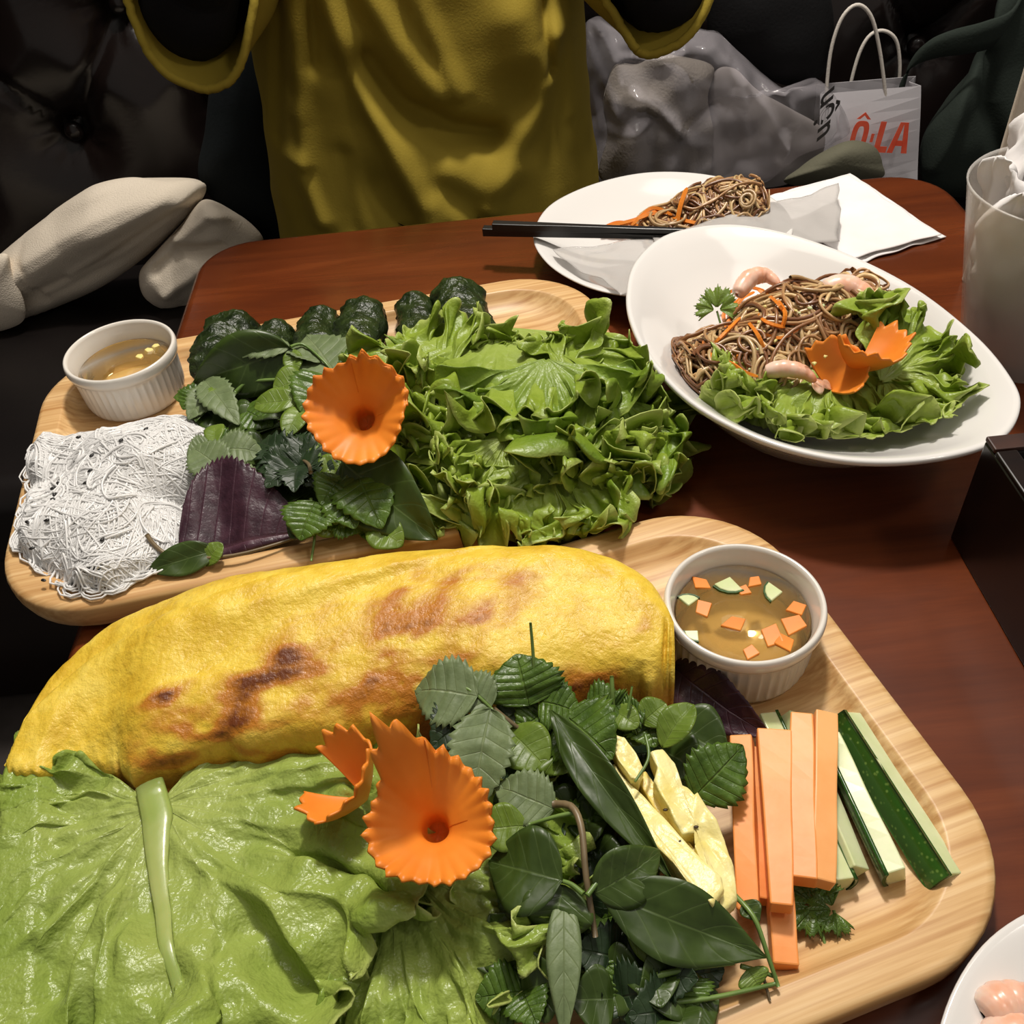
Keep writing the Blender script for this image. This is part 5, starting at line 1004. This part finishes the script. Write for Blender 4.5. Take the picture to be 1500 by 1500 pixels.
def text_mesh(name, body, loc, rot, size, mat, parent, xs=1.0, off=0, ext=.0004, bold=True):
    c = bpy.data.curves.new(name, 'FONT'); c.body = body; c.size = size; c.extrude = ext; c.offset = off; c.align_x = 'CENTER'; c.align_y = 'CENTER'
    to = bpy.data.objects.new('tmp', c); COL.objects.link(to); dg = bpy.context.evaluated_depsgraph_get(); me = bpy.data.meshes.new_from_object(to.evaluated_get(dg)); bpy.data.objects.remove(to); bpy.data.curves.remove(c)
    Mx = Matrix.Translation(Vector(loc)) @ rot.to_4x4() @ Matrix.Diagonal((xs, 1, 1, 1)); me.transform(Mx); me.transform(Matrix.Translation(-Vector(W[parent]))); me.name = name; me.materials.clear(); me.materials.append(mat)
    o = bpy.data.objects.new(name, me); COL.objects.link(o); o.parent = parent; W[o] = W[parent]; return o
M['redink'] = plain('red_ink', srgb(206, 74, 48), srgb(214, 92, 66), 60, .6, .3)
a_, b_ = V(1248, 196, YP+.006), V(1324, 199, YP+.006); xd = (b_-a_); xd.z *= 1; xd.normalize(); nrm = Vector((0, -1, .12)).normalized(); nrm = (nrm-xd*nrm.dot(xd)).normalized(); yd = nrm.cross(xd); rot = Matrix((xd, yd, nrm)).transposed()
def letters():
    out = []
    def poly(pts, dz=.0006):
        n = len(pts); v = [(x, y, 0) for x, y in pts]+[(x, y, dz) for x, y in pts]; out.append((np.array(v), [list(range(n))[::-1], [i+n for i in range(n)]]+[[i, (i+1) % n, (i+1) % n+n, i+n] for i in range(n)]))
    hh = .040
    n = 28                                            # O as a heavy condensed ring
    for i in range(n):
        a0, a1 = 2*PI*i/n, 2*PI*(i+1)/n; e = lambda a, rx, ry: (rx*math.copysign(abs(math.cos(a))**.6, math.cos(a))-.031, ry*math.copysign(abs(math.sin(a))**.75, math.sin(a)))
        poly([e(a0, .0115, hh/2), e(a1, .0115, hh/2), e(a1, .0046, hh/2-.007), e(a0, .0046, hh/2-.007)])
    poly([(-.041, hh/2+.002), (-.031, hh/2+.011), (-.021, hh/2+.002), (-.0255, hh/2+.002), (-.031, hh/2+.0065), (-.0365, hh/2+.002)][:3]+[(-.026, hh/2+.002), (-.031, hh/2+.0068), (-.036, hh/2+.002)])
    poly([(-.0145, -.007), (-.0105, -.007), (-.0105, .004), (-.0145, .004)])
    poly([(-.006, -hh/2), (.012, -hh/2), (.012, -hh/2+.008), (.002, -hh/2+.008), (.002, hh/2), (-.006, hh/2)])
    poly([(.0135, -hh/2), (.0215, -hh/2), (.0275, hh/2), (.0215, hh/2)]); poly([(.0420, -hh/2), (.0340, -hh/2), (.0270, hh/2), (.0330, hh/2)]); poly([(.0225, -.0105), (.0325, -.0105), (.0315, -.0035), (.0235, -.0035)])
    v, f = join(out); return v, f
v, f = letters(); R3m = np.array(rot); mid = A3((a_+b_)/2+nrm*.011); mk('printed_letters', v@R3m.T+mid, f, M['redink'], parent=pb, smooth=False)

# clear plastic bag with folded grey cloth
def film():
    t = NT('clear_plastic_film'); v = t.coord(); t.base(srgb(206, 200, 206), .10, .8); n = t.n('ShaderNodeTexNoise'); n.noise_type = 'RIDGED_MULTIFRACTAL'; t.l(v, n.inputs['Vector']); n.inputs['Scale'].default_value = 7; n.inputs['Detail'].default_value = 3
    t.bump(n.outputs[0], 1.0, .03); tr = t.n('ShaderNodeBsdfTransparent'); mx = t.n('ShaderNodeMixShader'); mx.inputs[0].default_value = .72; t.l(t.b.outputs[0], mx.inputs[1]); t.l(tr.outputs[0], mx.inputs[2]); t.l(mx.outputs[0], t.out.inputs[0]); return t.m
M['film'] = film()
pbag = thing('plastic_bag', (V(1030, 260, 1.15).x, 1.15, SEAT), 'crumpled clear plastic bag standing on bench beside the person', 'plastic bag')
pillow('film', [(846, 120), (850, 45), (872, 24), (905, 42), (960, 50), (1040, 45), (1085, 78), (1120, 110), (1160, 132), (1200, 118), (1236, 160), (1246, 195), (1225, 215), (1190, 238), (1160, 268), (1080, 280), (960, 285), (890, 280), (868, 230)], 1.215, .055, .04, M['film'], pbag, .026, 15, 6, n=260, rid=1.6, minz=SEAT, ridges=[([(850, 45), (880, 110), (905, 175)], .020, .006), ([(872, 28), (895, 80), (912, 130)], .018, .005), ([(858, 40), (868, 110), (880, 200)], .016, .006), ([(905, 92), (950, 94), (1000, 88)], .014, .005), ([(935, 145), (965, 165), (1005, 205)], .020, .006), ([(880, 205), (915, 210), (950, 190)], .012, .006), ([(1010, 200), (1060, 165)], -.014, .007), ([(1080, 90), (1120, 160), (1160, 230)], .012, .006), ([(1050, 60), (1090, 130), (1100, 240)], .010, .007), ([(1150, 140), (1170, 190), (1150, 250)], .012, .006)])
text_mesh('printed_letters', 'u\u1ec7n', V(1212, 165, 1.15), Matrix(((.05, .12, 0), (0, 0, -1), (-1, .1, 0))).normalized(), .038, plain('grey_ink', srgb(50, 46, 46), None), pbag, 1.0, .0006)
tag(pillow('folded_scarf', [(880, 262), (890, 200), (884, 150), (900, 100), (935, 96), (965, 78), (1010, 84), (1046, 100), (1036, 140), (1044, 200), (1030, 268), (960, 276)], 1.215, .022, .02, M['tweed'], None, .018, 16, 9, minz=SEAT, ridges=[([(905, 150), (950, 150), (1000, 205)], .014, .012), ([(910, 190), (960, 175), (1000, 212)], -.012, .010)]), 'folded grey tweed cloth inside the clear plastic bag', 'cloth')
tag(pillow('paper_parcel', [(1030, 268), (1034, 190), (1044, 110), (1075, 100), (1110, 132), (1160, 160), (1205, 190), (1200, 235), (1160, 268), (1090, 278)], 1.222, .012, .02, M['greypaper'], None, .008, 14, 12, minz=SEAT), 'flat grey paper parcel inside the clear plastic bag', 'parcel')
tag(pillow('handbag', [(1040, 60), (1045, -30), (1120, -60), (1200, -40), (1222, 40), (1205, 110), (1150, 125), (1080, 90)], 1.27, .03, .03, M['black_cloth'], None, .01, 8, 14), 'black cloth bag leaning on the backrest behind plastic bag', 'bag')
po = tag(pillow('pouch', [(1150, 268), (1172, 246), (1200, 226), (1236, 208), (1262, 207), (1284, 218), (1293, 240), (1290, 262), (1220, 275)], 1.14, .035, .03, M['olive'], None, .006, 8, 16, minz=SEAT), 'olive grey fabric pouch in front of the white paper bag', 'pouch')
bk_ = thing('backpack', (V(1420, 260, 1.30).x, 1.30, SEAT), 'dark green canvas backpack with a loose strap on the bench', 'backpack')
pillow('body', [(1348, 255), (1352, 200), (1385, 150), (1420, 110), (1452, 60), (1470, -10), (1540, -40), (1580, 150), (1540, 270), (1440, 290), (1380, 285)], 1.27, .035, .035, M['green_canvas'], bk_, .014, 8, 18, minz=SEAT, ridges=[([(1420, 110), (1400, 180), (1370, 250)], .014, .014), ([(1455, 90), (1450, 160), (1470, 230)], -.014, .012)])
q = spline([V(x, y, yy) for x, y, yy in ((1318, 140, 1.28), (1328, 105, 1.275), (1350, 78, 1.26), (1385, 64, 1.25), (1430, 55, 1.24), (1470, 40, 1.245), (1490, 0, 1.26))], 30)
tn = np.gradient(q, axis=0); wv = np.linspace(.010, .026, 30)[:, None]*np.array([[.15, -.25, .95]]); rib = np.stack([q-wv, q-wv*.33+[0, -.002, 0], q+wv*.33+[0, -.002, 0], q+wv], 1)
mk('strap', rib.reshape(-1, 3), gridfaces(30, 4), M['green_canvas'], parent=bk_, solid=.004)

# ------------------------------------------------------------------ person in the mustard shirt
PXC = -.046
person = thing('person', (PXC, 1.12, SEAT), 'person in a loose mustard shirt with raised arms across the table', 'person')
M['skin'] = plain('skin', srgb(206, 160, 128), srgb(198, 148, 116), 12, .5, .4, sss=.15)
M['hair'] = plain('dark_hair', srgb(24, 18, 16), srgb(34, 26, 22), 60, .45, .4)
def skinned(name, verts, edges, radii, mat, parent, root=0, sub=2):
    me = bpy.data.meshes.new(name); me.from_pydata([tuple(A3(v)-W[parent]) for v in verts], edges, []); me.materials.append(mat); o = bpy.data.objects.new(name, me); COL.objects.link(o); o.parent = parent; W[o] = W[parent]
    sk = o.modifiers.new('Skin', 'SKIN'); sk.use_smooth_shade = True
    lay = me.skin_vertices[0].data if me.skin_vertices else None
    if lay is None:
        bpy.context.view_layer.objects.active = o; lay = me.skin_vertices[0].data
    for i, r in enumerate(radii): lay[i].radius = (r, r) if np.isscalar(r) else r; lay[i].use_root = (i == root)
    s = o.modifiers.new('Subdivision', 'SUBSURF'); s.levels = sub; s.render_levels = sub; return o
sv, se, sr = [], [], []
def jt(p, r, par=None):
    sv.append((PXC+p[0], p[1], T0+p[2])); sr.append(r)
    if par is not None: se.append((par, len(sv)-1))
    return len(sv)-1
j0 = jt((0, 1.17, -.17), (.12, .09)); j1 = jt((0, 1.18, .02), (.10, .08), j0); j2 = jt((0, 1.18, .18), (.12, .09), j1); j3 = jt((0, 1.17, .29), .06, j2); j4 = jt((0, 1.15, .36), .047, j3); j5 = jt((0, 1.12, .43), (.066, .075), j4); j6 = jt((0, 1.11, .51), (.074, .088), j5); j7 = jt((0, 1.12, .58), (.055, .065), j6)
jt((0, 1.025, .455), .012, j5)
for s in (-1, 1):
    a = jt((s*.15, 1.17, .25), .05, j2); b = jt((s*.205, 1.02, .20), .040, a); c = jt((s*.20, .93, .22), .036, b); d = jt((s*.13, .90, .36), .030, c); e_ = jt((s*.085, .885, .44), (.022, .018), d); h_ = jt((s*.065, .875, .49), (.034, .016), e_)
    for k in range(4):
        g = jt((s*(.085-.016*k), .872, .53), .0085, h_); g = jt((s*(.080-.016*k), .862, .555+(.006 if k in (1, 2) else 0)), .008, g); jt((s*(.072-.014*k), .848, .572+(.008 if k in (1, 2) else 0)), .007, g)
    g = jt((s*.035, .868, .485), .0095, h_); jt((s*.020, .855, .505), .008, g)
skinned('body', sv, se, sr, M['skin'], person, j0)
sv, se, sr = [], [], []
h0 = jt((0, 1.18, -.17), (.14, .10))
for s in (-1, 1):
    a = jt((s*.085, 1.12, -.20), .085, h0); b = jt((s*.10, .90, -.21), .075, a); c = jt((s*.10, .74, -.22), .060, b); d = jt((s*.10, .76, -.45), .050, c); e_ = jt((s*.10, .78, -.66), .042, d); jt((s*.10, .70, -.70), .035, e_)
skinned('trousers', sv, se, sr, M['black_cloth'], person, h0)
n, m_ = 30, 40; U, Q = np.meshgrid(np.linspace(0, 1, n), np.linspace(0, 2*PI, m_, endpoint=False), indexing='ij'); ph = U*PI*.72
hx = .088*np.sin(ph)*np.cos(Q); hy = .105*np.sin(ph)*np.sin(Q); hz = .10*np.cos(ph)
hz = np.where((hy < -.03) & (hz < .035), .035, hz)
mk('hair', np.stack([PXC+hx, 1.135+hy*.95, T0+.545+hz], -1).reshape(-1, 3), gridfaces(n, m_, cv=True), M['hair'], parent=person)
# shirt: one lofted surface with folds
def shirt():
    nz, na = 190, 260; zr = np.linspace(-.24, .345, nz); th = np.linspace(0, 2*PI, na, endpoint=False)
    Z, TH = np.meshgrid(zr, th, indexing='ij')
    a = np.interp(Z, [-.24, -.10, .0, .12, .22, .28, .32, .345], [.205, .200, .188, .184, .186, .15, .09, .075]); b = np.interp(Z, [-.24, -.10, .0, .12, .22, .28, .32, .345], [.165, .150, .135, .125, .12, .10, .075, .068])
    cx = PXC-.004+np.interp(Z, [-.24, 0, .3], [-.010, 0, 0]); ee = 2.4
    c, s = np.cos(TH), np.sin(TH); X = cx+a*np.sign(c)*np.abs(c)**(2/ee); Y = 1.145+b*np.sign(s)*np.abs(s)**(2/ee)
    p = np.stack([X, Y, T0+Z], -1); fr = np.clip(-s*1.6, 0, 1)
    R = [([(470, -20), (500, 60), (545, 150), (600, 245), (640, 330)], .020, .013), ([(530, -20), (585, 60), (640, 130)], .012, .012), ([(600, -20), (640, 60), (672, 130)], .010, .009), ([(535, 95), (590, 155), (660, 190), (720, 200)], -.026, .017), ([(760, 30), (770, 70)], .020, .030), ([(805, -20), (800, 60), (808, 110)], -.018, .008), ([(815, 60), (790, 150), (745, 220), (720, 290)], .016, .014), ([(430, -20), (436, 120), (445, 240)], .012, .010), ([(455, -20), (460, 100)], -.010, .009), ([(560, 270), (590, 300)], -.014, .022), ([(430, 240), (470, 320)], .012, .012), ([(660, 240), (700, 260), (760, 240)], .008, .016), ([(850, -20), (850, 180)], .008, .012), ([(400, 0), (405, 220)], -.008, .008), ([(640, 280), (690, 330)], .010, .012), ([(500, 230), (520, 330)], -.008, .012)]
    for pl, amp, wd in R:
        w3 = np.array([tuple(V(x, y, 1.02)) for x, y in pl]); dm = np.full(p.shape[:2], 1e9)
        for q0, q1 in zip(w3[:-1], w3[1:]):
            ab = (q1-q0)[[0, 2]]; ap = p[..., [0, 2]]-q0[[0, 2]]; t = np.clip((ap@ab)/(ab@ab), 0, 1); dm = np.minimum(dm, np.linalg.norm(ap-t[..., None]*ab, axis=-1))
        p[..., 1] -= amp*np.exp(-(dm/wd)**2)*fr
    nn = noise3(p*np.array([1, 1, .5]), 14, 3)*.006+noise3(p, 34, 4)*.0018
    p[..., 0] += nn*c; p[..., 1] += nn*s
    return p.reshape(-1, 3), gridfaces(nz, na, cv=True)[:, ::-1]
sh = mk('shirt', *shirt(), M['mustard'], parent=person, solid=.002)
for s_, pts in ((-1, [(282, 10, .985), (285, -40, .955), (292, -90, .93), (300, -190, .91)]), (1, [(965, -25, .995), (962, -60, .965), (955, -100, .94), (940, -190, .91)])):
    q = spline([(PXC+s_*.15, 1.13, T0+.20)]+[tuple(V(*p_)) for p_ in pts], 24); mk('sleeve_shade_filler', *tube(q, np.interp(np.linspace(0, 1, 24), [0, .3, .6, 1], [.045, .044, .040, .034]), 24), M['black_cloth'], parent=person)  # added black tubes standing in for the shade inside the sleeves
def sleeve(ringpx, ys, sx):
    o = spline([V(x, y, yy) for (x, y), yy in zip(ringpx, ys)], 90, True); c = o.mean(0); n = 40
    sc_ = np.array([PXC+sx*.155, 1.15, T0+.235]); rows = []
    d = o-c; ang = np.unwrap(np.arctan2(d[:, 2], d[:, 0]))
    for i in range(n):
        u = i/(n-1); r0 = np.stack([sc_[0]+.02*np.sin(ang)*sx, sc_[1]+.085*np.cos(ang)*(1 if sx < 0 else -1)*-1*0+.055*np.cos(ang)*0-.0*ang, sc_[2]+.085*np.sin(ang)], 1); r0[:, 0] += .05*np.cos(ang); r0[:, 1] += .05*np.cos(ang)*sx*-1
        w_ = u**.9; row = r0*(1-w_)+o*w_; bul = 1+.12*math.sin(PI*u); cc_2 = sc_*(1-w_)+c*w_; row = cc_2+(row-cc_2)*bul; rows.append(row)
    p = np.array(rows); nn = noise3(p*np.array([1, .5, 1]), 22, 5)*.006*np.clip(np.linspace(1.4, .2, n), 0, 1)[:, None]; dd = p-p.mean(1, keepdims=True); dd /= np.linalg.norm(dd, axis=-1, keepdims=True)+1e-9
    p = p+dd*nn[..., None]; s_ = mk('sleeve', p.reshape(-1, 3), gridfaces(n, 90, cv=True), M['mustard'], parent=sh, solid=.0022)
    hp = np.vstack([p[-1], p[-1][:3]]); hp = hp+np.random.default_rng(3).normal(size=hp.shape)*.0003; v, f = tube(hp, .0042, 8, cap=False); mk('hem', v, f, M['mustard'], parent=sh)
sleeve([(186, -15), (203, 50), (232, 98), (272, 124), (312, 131), (345, 108), (363, 55), (372, -15), (350, -90), (280, -125), (215, -85)], [.94, .93, .925, .92, .92, .925, .935, .95, .98, .99, .96], -1)
sleeve([(884, -15), (902, 25), (924, 62), (945, 80), (985, 70), (1018, 42), (1042, -15), (1020, -85), (960, -115), (900, -80)], [.97, .955, .945, .94, .935, .935, .945, .97, .99, .99], 1)
